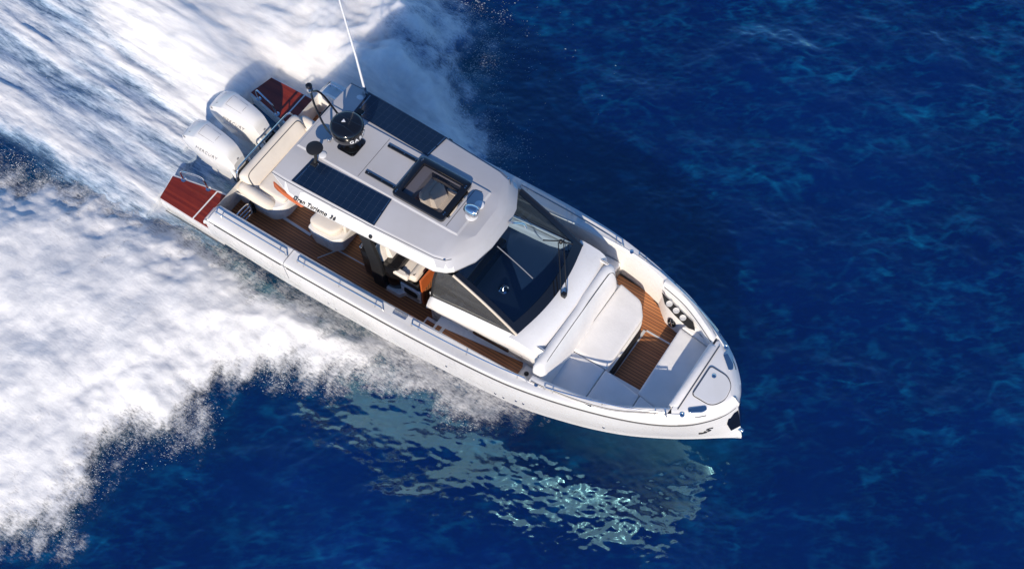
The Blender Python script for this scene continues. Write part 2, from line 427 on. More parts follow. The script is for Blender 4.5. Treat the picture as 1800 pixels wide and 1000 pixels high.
# ---- sole, platforms
sole = MB().prism([(1.28, -1.46), (6.0, -1.46), (6.0, 1.46), (1.28, 1.46)], .40, .55).build('cockpit_sole', M['teak'], boat)
def line(pts, w, z, name, par, mat=None):
    """flat strip laid on a deck"""
    mb = MB(); P = [Vector(p) for p in pts]
    for a, b in zip(P, P[1:]):
        d = (b-a).normalized(); n = Vector((-d.y, d.x))*w/2
        mb.prism([tuple(a+n), tuple(b+n), tuple(b-n), tuple(a-n)], z-.005, z+.005)
    return mb.build(name, mat or M['grey'], par)
line([(2.30, -.765), (2.95, -.79)], .05, .555, 'hatch_trim', sole)
line([(3.34, -1.10), (3.53, -.80)], .018, .555, 'hatch_trim', sole)
line([(3.56, -.78), (4.12, -.765)], .022, .555, 'hatch_trim', sole)
def platform(sgn):
    o = [(0, .93), (0, 1.13), (.12, 1.60), (.16, 1.645), (1.62, 1.665), (1.62, .93)]
    o[0] = (.02, 1.10); o[1] = (.0, 1.14); o[-1] = (1.35, .87)
    o.append((.90, .925))
    o = [(x, sgn*y) for x, y in o]
    mb = MB(); r0 = inset(o, .06)
    mb.loft([[(*p, .10) for p in r0], [(*p, .22) for p in o], [(*p, .475) for p in o]], cap=True, closed=True)
    pf = mb.build('swim_platform', M['gel'], boat, bevel=.02)
    t1 = [(.018, 1.135), (.128, 1.622), (.905, 1.638), (.905, .95)]
    t2 = [(.935, .965), (.935, 1.636), (1.60, 1.645), (1.60, .88), (1.36, .885)]
    for t in (t1, t2):
        MB().prism([(x, sgn*y) for x, y in t], .47, .487).build('teak_panel', M['wetteak'], pf, bevel=.004)
    line([(.92, sgn*.95), (.92, sgn*1.63)], .026, .481, 'panel_joint', pf, M['gel'])
    # stainless hoop rail
    a, b = Vector((.25, sgn*1.09, .48)), Vector((.76, sgn*1.0, .48))
    MB().tube([a, a+Vector((-.03, 0, .22)), a+Vector((.01, 0, .285)), a+Vector((.07, -sgn*.01, .30)), b+Vector((-.22, sgn*.02, .30)), b+Vector((-.10, 0, .29)), b+Vector((-.05, 0, .23)), b], .017, 8, smooth=2).build('hoop_rail', M['chrome'], pf)
    for q in (a, b): MB().lathe([(.05, 0), (.05, .012), (.03, .02)], q+Vector((0, 0, .005)), 18).build('rail_foot', M['chrome'], pf)
    # dark spray line on the side
    MB().tube([(.2, sgn*1.655, .16), (1.45, sgn*1.668, .2)], .01, 6).build('joint_line', M['seam'], pf)
    return pf
platform(-1); platform(1)
# teak strip of the aft quarter, inside the bulwark
MB().box(1.24, 1.36, -.90, .90, .05, .62).build('transom', M['grey'], boat, bevel=.02)
# ---- aft lounge
sofa = empty('aft_sofa', boat)
bo = rpoly([(1.38, -.93), (2.25, -.93), (2.42, -.70), (2.42, .70), (2.25, .93), (1.38, .93)], [.12, .2, .1, .1, .2, .12])
MB().loft([[(*p, .50) for p in inset(bo, .04)], [(*p, .62) for p in inset(bo, .03)], [(*p, .93) for p in bo], [(*p, .96) for p in inset(bo, .02)]], cap=True, closed=True).build('sofa_base', M['gel'], sofa, angle=40)
MB().tube([(2.30, -.66, .60), (2.34, -.66, .92)], .006, 6).build('locker_seam', M['seam'], sofa)
MB().box(1.85, 2.1, -.925, -.905, .70, .76).build('step_light', M['grey'], sofa, bevel=.006)
# backrest: leaning bolster along y
def bolster(name, sec, path, mat, parent, taper=True):
    """sec: (u, z) closed section; path: list of (x, y, ux, uy, scale_u, scale_z, z0)"""
    mb = MB(); rws = []
    for x, y, ux, uy, su, sz, z0 in path: rws.append([(x+ux*a*su, y+uy*a*su, z0+b*sz) for a, b in sec])
    mb.loft(rws, cap=True, closed=True); return mb.build(name, mat, parent, angle=50)
sec = [(.0, 0), (-.02, .15), (-.03, .30), (0.0, .355), (.06, .375), (.13, .36), (.17, .32), (.30, .08), (.36, .0)]
ys = np.concatenate([[-.80, -.79, -.75, -.68], np.linspace(-.55, .55, 8), [.68, .75, .79, .80]])
sc = np.concatenate([[.55, .78, .93, 1], np.ones(8), [1, .93, .78, .55]])
bolster('backrest', sec, [(1.47+(.09*(1-s)), y, 1, 0, s, .6+.4*s, .92) for y, s in zip(ys, sc)], M['cream'], sofa)
MB().tube([(1.47+.34, -.76, .95), (1.665, -.745, 1.19), (1.62, -.70, 1.275), (1.625, -.55, 1.296), (1.625, .55, 1.296), (1.62, .70, 1.275), (1.665, .745, 1.19), (1.81, .76, .95)], .007, 6, smooth=2).build('piping', M['seam'], sofa)
cushion('seat_cushion', [(1.78, -.70), (2.38, -.70), (2.38, .70), (1.78, .70)], .955, 1.055, M['cream'], sofa)
sec2 = [(-.11, 0), (-.13, .12), (-.10, .19), (-.03, .215), (.05, .20), (.10, .14), (.11, .0)]
for sgn in (-1, 1):
    path = []
    for t in np.linspace(0, 1, 12):
        e = min(1, math.sqrt(max(0, 1-(1-min(t, 1-t)*6)**2)) if min(t, 1-t) < 1/6 else 1); e = max(e, .35)
        path.append((1.47+.80*t, sgn*(.83+.02*math.sin(t*3)), 0, -sgn, e, e*(1.35-.85*t), .90+.0*t))
    bolster('side_cushion', sec2, path, M['cream'], sofa)
MB().tube([(1.42, -.80, 1.16), (1.41, -.74, 1.30), (1.41, -.6, 1.33), (1.41, .6, 1.33), (1.41, .74, 1.30), (1.42, .80, 1.16)], .019, 8, smooth=2).build('stern_rail', M['chrome'], sofa)
for y in (-.42, 0, .42): MB().tube([(1.42, y, 1.33), (1.46, y, 1.20)], .012, 6).build('rail_post', M['chrome'], sofa)
MB().box(1.385, 1.435, -.80, .80, .95, 1.10).build('rail_base', M['matt'], sofa, bevel=.01)
# ---- boarding gate
gate = empty('boarding_gate', boat)
P0 = Vector((1.82, -.95, .56)); Q0 = Vector((1.80, -1.40, .56)); up = Vector((-.02, 0, .36))
MB().tube([P0+Vector((0, -.06, .05)), P0+Vector((0, -.06, .34)), P0+Vector((0, -.12, .40)), Q0+Vector((0, .08, .40)), Q0+Vector((0, 0, .33)), Q0+Vector((0, 0, .05))], .019, 8, smooth=2).build('gate_frame', M['chrome'], gate)
for k in (.06, .17, .28): MB().tube([P0+Vector((0, -.06, k)), Q0+Vector((0, 0, k))], .015, 8).build('gate_bar', M['chrome'], gate)
MB().tube([P0+Vector((0, 0, -.0)), P0+Vector((0, 0, .42))], .024, 8).build('gate_post', M['matt'], gate)
for k in (.08, .2, .33): MB().box(P0.x-.03, P0.x+.03, P0.y-.05, P0.y+.02, P0.z+k-.025, P0.z+k+.025).build('hinge', M['matt'], gate, bevel=.008)
MB().tube([(1.46, -.98, .95), (1.60, -.97, .98), (1.78, -.95, .97)], .009, 6, smooth=1).build('gate_line', M['hose'], gate)
# ---- cockpit seat module
seat = empty('cockpit_seat', boat)
so = rpoly([(2.97, -.82), (3.12, -.88), (3.52, -.86), (3.66, -.72), (3.66, .55), (2.97, .55)], .04)
MB().loft([[(*p, .50) for p in inset(so, .03)], [(*p, .86) for p in so], [(*p, .90) for p in so], [(*p, .93) for p in inset(so, .02)]], cap=True, closed=True).build('seat_base', M['gel'], seat, angle=40)
cushion('seat_cushion', [(2.97, -.74), (3.08, -.82), (3.46, -.80), (3.58, -.66), (3.56, -.42), (3.0, -.42)], .94, 1.08, M['cream'], seat, r=.06, rc=.09)
cushion('seat_cushion', [(3.60, -.60), (3.66, -.60), (3.66, .1), (3.28, .1), (3.28, -.40), (3.57, -.42)], .94, 1.15, M['cream'], seat, r=.03, rc=.03)
sec3 = [(-.09, 0), (-.10, .20), (-.06, .27), (0, .285), (.06, .27), (.10, .20), (.09, 0)]
bolster('backrest', sec3, [(2.98, y, 1, 0, s, s, .95) for y, s in ((-.40, .5), (-.38, .85), (-.33, 1), (.4, 1), (.48, .6))], M['cream'], seat)
# ---- galley block (black) with pillar
gal = empty('galley_cabinet', boat)
go = rpoly([(4.20, -.90), (4.86, -.93), (5.0, -.86), (5.0, .15), (4.20, .15)], [.08, .06, .03, .02, .02])
MB().loft([[(*p, .60) for p in inset(go, .02)], [(*p, 1.30) for p in go], [(*p, 1.34) for p in inset(go, .02)]], cap=True, closed=True).build('cabinet_body', M['black'], gal, angle=40)
go2 = rpoly([(4.62, -.90), (4.70, -.96), (5.02, -.96), (5.08, -.86), (5.40, -.86), (5.42, -.70), (5.42, .2), (4.62, .2)], .03)
MB().prism(go2, .53, .66).build('cabinet_plinth', M['gel'], gal, bevel=.01)
MB().box(4.18, 4.23, -.86, -.62, 1.24, 1.36).build('worktop_edge', M['chrome'], gal, bevel=.012)
MB().box(4.16, 4.98, -.84, .1, 1.341, 1.352).build('worktop', M['black'], gal)
# hardtop pillars
for sgn in (-1, 1):
    MB().loft([[(4.62+dx, sgn*(.93+dy), .58) for dx, dy in ((-.13, -.04), (.13, -.04), (.13, .04), (-.13, .04))], [(4.62+dx, sgn*(.96+dy), 1.4) for dx, dy in ((-.12, -.04), (.12, -.04), (.12, .04), (-.12, .04))],
               [(4.50+dx, sgn*(1.02+dy), 2.52) for dx, dy in ((-.12, -.035), (.12, -.035), (.12, .035), (-.12, .035))]], cap=True, closed=True).build('hardtop_pillar', M['matt'], boat, bevel=.02)
# ---- helm seats
def helm_seat(cy):
    hs = empty('helm_seat', boat, (0, 0, 0))
    MB().prism(rpoly([(4.74, cy-.28), (5.38, cy-.28), (5.38, cy+.28), (4.74, cy+.28)], .04), .64, 1.06).build('seat_pedestal', M['black'], hs, bevel=.02)
    mb = MB().prism(rpoly([(5.0, cy-.30), (5.42, cy-.30), (5.42, cy-.26), (5.0, cy-.26)], .01), .60, .92); mb.build('seat_plinth', M['gel'], hs, bevel=.01)
    MB().loft([[(x, cy-.302, z) for x, z in rpoly([(5.06, .68), (5.34, .68), (5.36, .84), (5.08, .86)], .06)], [(x, cy-.308, z) for x, z in rpoly([(5.06, .68), (5.34, .68), (5.36, .84), (5.08, .86)], .06)]], cap=True, closed=True).build('locker_opening', M['matt'], hs)
    cushion('seat_cushion', [(4.72, cy-.27), (5.22, cy-.25), (5.26, cy-.15), (5.26, cy+.15), (5.22, cy+.25), (4.72, cy+.27)], 1.08, 1.22, M['cream'], hs, r=.06, rc=.08)
    cushion('seat_bolster', [(5.16, cy-.27), (5.32, cy-.25), (5.32, cy+.25), (5.16, cy+.27)], 1.12, 1.26, M['cream'], hs, r=.05, rc=.06)
    for s in (-1, 1):
        cushion('armrest', [(4.70, cy+s*.24), (5.20, cy+s*.24), (5.20, cy+s*.34), (4.70, cy+s*.34)], 1.18, 1.30, M['cream'], hs, r=.04, rc=.04)
    sc3 = [(-.08, 0), (-.11, .28), (-.14, .50), (-.10, .58), (-.03, .58), (.01, .50), (.05, .26), (.07, 0)]
    bolster('seat_back', sc3, [(4.66, cy+y, 1, 0, s, .75+.25*s, 1.12) for y, s in ((-.31, .4), (-.29, .8), (-.23, 1), (.23, 1), (.29, .8), (.31, .4))], M['cream'], hs)
    sc4 = [(.01, .08), (-.03, .30), (-.06, .46), (-.02, .50), (.03, .44), (.08, .26), (.12, .08)]
    bolster('seat_back_pad', sc4, [(4.70, cy+y, 1, 0, s, s, 1.14) for y, s in ((-.19, .6), (-.16, 1), (.16, 1), (.19, .6))], M['cream'], hs)
    return hs
h1 = helm_seat(-.56); h2 = helm_seat(.70)
MB().prism([(4.05, 1.02), (5.9, .98), (5.9, 1.43), (4.05, 1.43)], .56, 1.22).build('storage_cabinet', M['black'], boat, bevel=.02)
# companionway door
door = MB().slab([(5.44, -.86, .62), (5.46, -.42, .62), (5.46, -.42, 1.40), (5.44, -.86, 1.40)], .035).build('companionway_door', M['orange'], boat, bevel=.006)
MB().slab([(5.485, -.82, .68), (5.503, -.50, .68), (5.503, -.50, 1.16), (5.485, -.82, 1.05)], .006).build('door_panel', M['teak'], door)
# ---- console / coachroof
con = empty('helm_console', boat)
def conz(x): return float(np.interp(x, [5.75, 7.45, 8.05], [1.49, 1.775, 1.72]))
xs = [5.74, 5.78, 5.86, 6.0, 6.5, 7.0, 7.45, 7.7, 7.9, 8.02]
rws = []
for x in xs:
    a = min(1, (x-5.70)/.12); z = conz(x); yy = 1.0 if x < 7.5 else 1.0-(x-7.5)*.05
    out = float(np.interp(x, [5.74, 6.0, 7.6, 8.02], [1.08, 1.09, 1.045, 1.05]))
    low = .50
    P = [(out-.05, low), (out-.05, 1.04), (out+.0, 1.12), (out+.035, z-.27), (out+.02, z-.19), (out-.05, z-.06), (out-.12, z-.01), (yy-.03, z)]
    rws.append([(x+(.05 if i < 3 else 0)*(1-a), -(y*1.0), zz if i < 3 else low+.48+(zz-low-.48)*(.55+.45*a)) for i, (y, zz) in enumerate(P)])
for sgn in (-1, 1):
    mb = MB(); rr = [[(x, -sgn*y, z) for x, y, z in r] for r in rws]
    mb.loft(rr); mb.add(rr[0], [tuple(range(len(rr[0])))])
    wall = [(x, sgn*.97, conz(x)) for x in xs]; mb.loft([wall, [(x, y, 1.0) for x, y, z in wall]])
    mb.build('console_side', M['gel'], con, angle=40)
    b = MB().loft([[(x, sgn*(1.102-(x-6.68)*.02+o), z+(x-7.05)*.03+.06) for x, z in rpoly([(6.68, 1.14), (7.38, 1.14), (7.38, 1.235), (6.68, 1.235)], .05)] for o in (-.012, .004)], cap=True, closed=True)
    b.build('hull_window', M['black'], con)
# dash, footwell and coachroof in front of the screen
MB().loft([[(x, y, 1.18+.22*np.clip((x-5.9)/.5, 0, 1)+.10*max(0, x-6.6)) for y in (-.97, -.5, 0, .5, .97)] for x in (5.80, 5.95, 6.1, 6.4, 6.6, 7.0, 7.5)]).build('dashboard', M['dash'], con, angle=60)
mb = MB(); NY = 15
def wsb(y): return 7.47+.15*(1-(y/.98)**2)
rr = []
for k, (d, dz) in enumerate(((-.06, -.01), (.02, .004), (.12, .0), (.22, -.025), (.30, -.07), (.36, -.14), (.40, -.30), (.40, -1.1))):
    rr.append([((wsb(y)+d) if k < 3 else (wsb(y)*.35+7.60*.65)+d, y*(1.02 if k < 6 else 1.0), 1.80+.03*(1-(y/.98)**2)+dz-.05*max(0, abs(y)-.8)) for y in np.linspace(-1.06, 1.06, NY)])
mb.loft(rr).build('coachroof', M['gel'], con, angle=45)
MB().lathe([(.09, 0), (.09, .03), (.065, .05), (.06, .09), (.03, .12), (0.002, .125)], (6.72, -.24, 1.40), 20).build('compass', M['chrome'], con)
MB().tube([Vector((5.98, -.58, 1.36))+Vector((.06*math.sin(a)*.6, .17*math.cos(a), .16*math.sin(a))) for a in np.linspace(0, 2*math.pi, 25)[:-1]], .014, 8, closed=True).build('steering_wheel', M['black'], con)
MB().lathe([(.09, 0), (.09, .02), (.07, .025), (.065, .015), (.02, .02)], (5.95, -.86, 1.28), 22).build('cup_ring', M['chrome'], con)
MB().box(5.80, 6.12, -.97, -.60, 1.12, 1.27).build('switch_panel', M['matt'], con, bevel=.02)
MB().box(6.15, 6.30, -.5, .5, 1.36, 1.60).build('instrument_screen', M['black'], con, bevel=.02)
for sgn in (-1, 1):
    MB().prism([(6.0, sgn*.84), (6.9, sgn*.88), (7.25, sgn*.95), (6.0, sgn*.97)], 1.36, [1.50, 1.60, 1.68, 1.52]).build('dash_shelf', M['gel'], con, bevel=.04)
MB().prism([(4.3, -.55), (5.9, -.55), (5.9, 1.4), (4.3, 1.4)], .552, .556).build('helm_mat', M['matt'], con)
# ---- windscreen
ws = empty('windscreen', boat)
B = lambda y: Vector((wsb(y), y, 1.80+.03*(1-(y/.98)**2)))
def Tp(y): return Vector((6.28+.20*(1-(y/.98)**2), y*.985, 2.53))
def wpt(s, t, off=0):
    y = .98*s; p = B(y)*(1-t)+Tp(y)*t; p += Vector((.02*math.sin(math.pi*t), 0, .03*math.sin(math.pi*t)))
    return p+Vector((.5, 0, .86))*off
S = np.linspace(-1, 1, 25); Tt = np.linspace(0, 1, 13)
def wpatch(s0, s1, t0, t1, off, ns=12, ntt=10):
    return MB().loft([[wpt(s, t, off) for s in np.linspace(s0, s1, ns)] for t in np.linspace(t0, t1, ntt)])
wpatch(-.93, .93, .12, 1, 0, 24, 12).build('windscreen_pane', M['ws'], ws, angle=80)
mb = MB()
for s0, s1, t0, t1 in ((-1, 1, -.01, .13), (-1, -.90, .13, 1), (.90, 1, .13, 1)):
    a = [[wpt(s, t, .006) for s in np.linspace(s0, s1, 20 if s1-s0 > 1 else 4)] for t in np.linspace(t0, t1, 3 if t1 < .5 else 12)]; mb.loft(a)
    a = [[wpt(s, t, -.012) for s in np.linspace(s0, s1, 20 if s1-s0 > 1 else 4)] for t in np.linspace(t0, t1, 3 if t1 < .5 else 12)]; mb.loft(a)
mb.build('screen_frame', M['black'], ws, angle=60)
M['tan'] = m_paint('sunlit_trim', (.62, .53, .42), .35, .05, .2)  # sun highlight on the starboard trim, painted in as tan
for sgn in (-1, 1):
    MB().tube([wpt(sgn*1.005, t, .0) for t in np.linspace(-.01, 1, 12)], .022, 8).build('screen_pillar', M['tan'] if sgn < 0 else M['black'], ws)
    tri = [Vector((5.82, sgn*1.03, 1.515)), Vector((7.42, sgn*1.0, 1.79))]
    up = [wpt(sgn*1.0, t, -.01) for t in np.linspace(.02, .98, 10)]
    fr = [Vector((5.99, sgn*1.0, 2.50)), Vector((5.90, sgn*1.015, 2.10)), Vector((5.86, sgn*1.02, 1.75))]
    ring_ = tri[:1]+[tri[1]]+up+fr
    n = len(ring_); nn = Vector((0, sgn*.004, 0))
    MB().add([p for p in ring_]+[p+nn for p in ring_], [tuple(range(n)), tuple(range(n, 2*n))]).build('side_window', M['side'], ws, smooth=False)
    MB().tube([tri[0]+Vector((0, 0, 0))]+fr[::-1], .024, 8, smooth=2).build('window_frame', M['matt'], ws)
    MB().tube([Vector((5.84, sgn*1.03, 1.52)), Vector((6.5, sgn*1.015, 1.64)), Vector((7.46, sgn*1.0, 1.80))], .014, 6).build('window_frame', M['seam'], ws)
# wiper
wp = empty('wiper', boat)
base = Vector((7.74, .0, 1.84)); tip = wpt(.72, .30, .05)
MB().box(7.70, 7.78, -.03, .05, 1.80, 1.90).build('wiper_motor', M['matt'], wp, bevel=.012)
for dx in (-.045, .045):
    MB().tube([base+Vector((dx*.5, dx, .06)), (base+tip)/2+Vector((dx*.4, dx, .11)), tip+Vector((dx*.5, dx, .02))], .009, 6, smooth=1).build('wiper_arm', M['matt'], wp)
MB().tube([wpt(.50, .52, .045), wpt(.72, .31, .06), wpt(.86, .14, .045)], .013, 6, smooth=1).build('wiper_blade', M['matt'], wp)
MB().lathe([(.035, -.02), (.035, .03), (.02, .045)], tip, 12).build('wiper_joint', M['matt'], wp)
MB().tube([wpt(-.14, q, .022) for q in (.94, .8, .65, .5, .36)], .010, 6).build('reflected_streak', M['greyseam'], ws)  # thin rod in place of a streak reflected in the glass

# ---- hardtop
ht = empty('hardtop', boat)
def mirror(h): return h+[(x, -y, *r) for x, y, *r in h[::-1]]
lower = [(2.78, 1.055), (3.10, 1.15), (3.42, 1.195), (4.0, 1.165), (4.65, 1.125), (5.28, 1.085), (5.95, 1.045), (6.16, .985), (6.26, .90), (6.44, .58), (6.51, .22)]
upper = [(2.76, 1.075), (3.05, 1.085), (3.35, 1.08), (4.0, 1.06), (4.65, 1.035), (5.28, .995), (5.92, .955), (6.10, .905), (6.17, .83), (6.35, .53), (6.43, .20)]
def ringp(h, n=7):
    return mirror(h)
L0 = [(x, y, 2.47 if 3 < x < 6 else 2.52) for x, y in ringp(lower)]
L0[0] = (*L0[0][:2], 2.60); L0[-1] = (*L0[-1][:2], 2.60)
L1 = [(x+.012*(x > 6), y*1.004, z+.05) for x, y, z in L0]
L2 = [(x, y, 2.735) for x, y in ringp(upper)]
L3 = [(x*(.985)+.06, y*.975, 2.762) for x, y in ringp(upper)]
L4 = [(min(max(x, 2.80), 6.28), y*.60, 2.835) for x, y in ringp(upper)]
Lm = [(min(max(x, 2.84), 6.05), max(-.49, min(.49, y*.53)), 2.842) for x, y in ringp(upper)]
Ln = [(min(max(x, 2.86), 6.02), max(-.465, min(.465, y*.51)), 2.868) for x, y in ringp(upper)]
mb = MB(); mb.loft([L0, L1, L2, L3, L4, Lm, Ln], closed=True)
n0 = len(mb.v)-len(Ln); mb.f.append(tuple(range(n0, n0+len(Ln))))
L00 = [(x*.98+.08, y*.9, 2.50) for x, y in ringp(lower)]; L01 = [(min(max(x, 2.95), 6.2), y*.80, 2.70) for x, y in ringp(lower)]; mb.loft([L0, L00, L01], closed=True); n0 = len(mb.v)-len(L01); mb.f.append(tuple(range(n0, n0+len(L01)))[::-1])
shell = mb.build('roof_shell', M['roof'], ht, merge=True, angle=20)
cut = MB().box(4.86, 5.60, -.30, .30, 2.3, 3.1).build('cut', M['roof'])
md = shell.modifiers.new('b', 'BOOLEAN'); md.object = cut; md.operation = 'DIFFERENCE'; md.solver = 'EXACT'
bpy.context.view_layer.update(); me = bpy.data.meshes.new_from_object(shell.evaluated_get(bpy.context.evaluated_depsgraph_get()))
shell.modifiers.clear(); shell.data = me; me.name = 'roof_shell'; me.set_sharp_from_angle(angle=R(20)); bpy.data.objects.remove(cut)
# white side fascia proud of the shell (the sunlit rim below the crease)
for sgn in (-1, 1):
    a = [(x, sgn*abs(y)*1.004, z) for x, y, z in L1[:9]]; b = [(x, sgn*(abs(y)+.004), z) for x, y, z in L2[:9]]
    a0 = [(x, sgn*abs(y)*1.002, z) for x, y, z in L0[:9]]
    a = [(x, y+sgn*.004, z) for x, y, z in a]; a0 = [(x, y+sgn*.004, z-.002) for x, y, z in a0]
    b = [(x, y, z-.012) for x, y, z in b]
    MB().loft([a0, a, b]).build('side_fascia', M['gel'], ht, angle=30)
    MB().tube([(x, y+sgn*.002, z+.012) for x, y, z in b], .007, 6).build('roof_seam', M['greyseam'], ht)
# solar panels
for sgn in (-1, 1):
    q = [(3.16, 1.055, 2.775), (3.22, .555, 2.845), (4.78, .505, 2.852), (4.80, 1.015, 2.775)]
    q = [Vector((x, sgn*y, z)) for x, y, z in q]
    if sgn < 0: q = q[::-1]
    pan = MB().slab(q, -.008 if (q[1]-q[0]).cross(q[2]-q[0]).z < 0 else .008).build('solar_panel', M['solar'], ht)
    def pp(u_, v_, h=.012):
        a, b, c, d = [Vector((x, sgn*y, z)) for x, y, z in ((3.16, 1.055, 2.775), (3.22, .555, 2.845), (4.78, .505, 2.852), (4.80, 1.015, 2.775))]
        return (a*(1-v_)+b*v_)*(1-u_)+(d*(1-v_)+c*v_)*u_+Vector((0, 0, h))
    for u0, v0, u1, v1 in ((.035, .06, .035, .62), (.035, .66, .035, .92), (.985, .04, .985, .46), (.985, .54, .985, .97)):
        MB().tube([pp(u0, v0), pp(u1, v1)], .007, 6).build('busbar', M['chrome'], ht)
    MB().tube([pp(.035, .90), pp(.105, .92), pp(.105, .78)], .006, 6).build('busbar', M['chrome'], ht)
    MB().box(3.26, 3.36, sgn*.62-.05, sgn*.62+.05, 2.84, 2.872).build('junction_box', M['matt'], ht, bevel=.008)
# hatch
hz0 = 2.872
hq = [(4.72, -.43), (5.72, -.43), (5.72, .43), (4.72, .43)]
o_ = rpoly(hq, .07); i_ = rpoly([(4.84, -.32), (5.62, -.32), (5.62, .32), (4.84, .32)], .03)
MB().loft([[(*p, 2.84) for p in o_], [(*p, hz0+.05) for p in o_], [(*p, hz0+.062) for p in inset(o_, .015)], [(*p, hz0+.062) for p in i_], [(*p, hz0+.01) for p in i_], [(4.875+(x-4.84)*.71/.78, y*.28/.32, 2.80) for x, y in i_], [(4.875+(x-4.84)*.71/.78, y*.28/.32, 2.66) for x, y in i_]], closed=True).build('hatch_frame', M['black'], ht, angle=40)
MB().loft([[(4.83, -.33, hz0+.03), (5.63, -.33, hz0+.03)], [(4.83, .33, hz0+.03), (5.63, .33, hz0+.03)]]).build('hatch_pane', M['hatchglass'], ht)
for x, y in ((4.78, -.36), (4.78, .36), (5.67, -.30), (5.67, .30)):
    for d in (-.02, .02): MB().lathe([(.011, 0), (.011, .01)], (x, y+d, hz0+.06), 10).build('hatch_screw', M['chrome'], ht)
for sgn in (-1, 1):
    MB().box(4.12, 4.74, sgn*.31-.026, sgn*.31+.026, 2.866, 2.90).build('slide_rail', M['black'], ht, bevel=.008)
    for x in (4.18, 4.45, 4.68): MB().lathe([(.009, 0), (.009, .008)], (x, sgn*.31, 2.898), 8).build('rail_screw', M['chrome'], ht)
MB().tube([(4.06, -.44, 2.868), (4.06, .44, 2.868)], .004, 6).build('roof_seam', M['seam'], ht)
MB().tube([(5.80, -.44, 2.868), (5.80, .38, 2.868), (5.92, .40, 2.868)], .005, 6).build('roof_seam', M['seam'], ht)
# lettering on the starboard fascia
p0, p1 = Vector((3.24, -1.19, 2.575)), Vector((4.08, -1.155, 2.575))
dn = Vector((0, -1, .42)).normalized()
mt = frame(Vector((3.66, -1.175, 2.56))+dn*.012, p1-p0, Vector((0, .42, 1)))
xo = -.385
for wd_ in ('Gran', 'Turismo', '36'):
    o = text('roof_lettering', wd_, M['letter'], ht, Matrix.Identity(4), .108, .003, .38, 1.08, bold=.003)
    xs_ = [v.co.x for v in o.data.vertices]; w_ = max(xs_)-min(xs_)
    o.data.transform(mt @ Matrix.Translation((xo-min(xs_), 0, 0))); xo += w_+.05
# varnished corner fins under the aft edge
for sgn in (-1, 1):
    f = [Vector((2.74, sgn*1.10, 2.30)), Vector((2.74, sgn*1.09, 2.44)), Vector((3.0, sgn*1.17, 2.46)), Vector((3.30, sgn*1.20, 2.475)), Vector((3.46, sgn*1.20, 2.44)), Vector((3.40, sgn*1.21, 2.39)), Vector((3.15, sgn*1.19, 2.36)), Vector((2.98, sgn*1.17, 2.37)), Vector((2.84, sgn*1.13, 2.31))]
    n = len(f); MB().add(f+[p+Vector((0, -sgn*.02, 0)) for p in f], [tuple(range(n)), tuple(range(n, 2*n))]+[(i, (i+1) % n, n+(i+1) % n, n+i) for i in range(n)]).build('varnished_fin', M['orange'], ht, smooth=False)
    MB().lathe([(.035, 0), (.035, .012), (.022, .014), (.02, .008)], (4.78, sgn*1.122, 2.575), 16, axis=(0, sgn, .35)).build('speaker_button', M['matt'], ht)
    MB().lathe([(.02, 0), (.02, .012), (.012, .016)], (6.08, sgn*.90, 2.74), 12).build('roof_bolt', M['chrome'], ht)
    MB().lathe([(.065, 0), (.065, .012), (.045, .02)], ((3.33 if sgn < 0 else 3.10), (-.42 if sgn < 0 else .88), 2.868 if sgn < 0 else 2.78), 18).build('cable_gland', M['wletter'], ht)
MB().lathe([(.08, 0), (.08, .012), (.06, .02), (.012, .02), (.01, .026)], (6.02, .17, 2.866), 24).build('dome_light', M['wletter'], ht)
# radar
rad = empty('radar_dome', boat)
RC = Vector((3.58, .0, 0))
MB().lathe([(.20, 3.19), (.262, 3.20), (.275, 3.225), (.275, 3.39), (.262, 3.425), (.22, 3.44), (.002, 3.452)], RC, 48).build('radome', M['black'], rad, angle=50)
for s in (-1, 1):
    MB().tube([RC+Vector((-.24, s*.10, 3.434)), RC+Vector((-.08, s*.075, 3.4515)), RC+Vector((.08, s*.075, 3.4515)), RC+Vector((.24, s*.10, 3.434))], .006, 6, smooth=2).build('dome_ridge', M['black'], rad)
MB().prism([(3.50, -.025), (3.50, .045), (3.56, .01)], 3.449, 3.4535).build('dome_mark', M['wletter'], rad)
MB().lathe([(.16, 2.866), (.15, 2.885), (.07, 2.90), (.055, 2.98), (.055, 3.14), (.12, 3.195)], Vector((3.62, -.01, 0)), 20).build('pedestal', M['black'], rad)
bp = rpoly([(3.42, -.19), (3.78, -.19), (3.78, .19), (3.42, .19)], .07)
MB().prism(bp, 2.862, 2.882).build('radar_base', M['black'], rad, bevel=.006)
for k, ch in enumerate('GARMIN'):
    a = R(-38+k*17.5); d = Vector((math.cos(a), math.sin(a), 0)); c = RC+d*.279+Vector((0, 0, 3.285))
    text('radar_lettering', ch, M['wletter'], rad, frame(c, Vector((-math.sin(a), math.cos(a), 0)), Vector((0, 0, 1))), .098, .002, 0, bold=.0025)
# light mast hoop
mast = empty('light_mast', boat)
for yy in (-.05, .29):
    MB().tube([(3.30, yy*.9, 2.87), (3.12, yy, 3.05), (2.98, .10+(yy-.12)*.75, 3.45), (2.93, .07+(yy-.12)*.45, 3.68), (2.90, .03, 3.76)], .019, 8, smooth=2).build('mast_leg', M['black'], mast)
MB().tube([(3.03, -.02, 3.25), (3.03, .27, 3.25)], .015, 8).build('mast_crossbar', M['black'], mast)
MB().lathe([(.05, 0), (.055, .05), (.05, .06), (.05, .10), (.045, .12)], (2.88, .03, 3.76), 18).build('anchor_light', M['chrome'], mast)
MB().lathe([(.055, 0), (.055, .035), (.04, .05)], (2.88, .03, 3.87), 18).build('lamp_cap', M['black'], mast)
MB().lathe([(.03, 0), (.03, .05), (.02, .06)], (3.25, -.14, 2.868), 14).build('mast_foot', M['chrome'], mast)
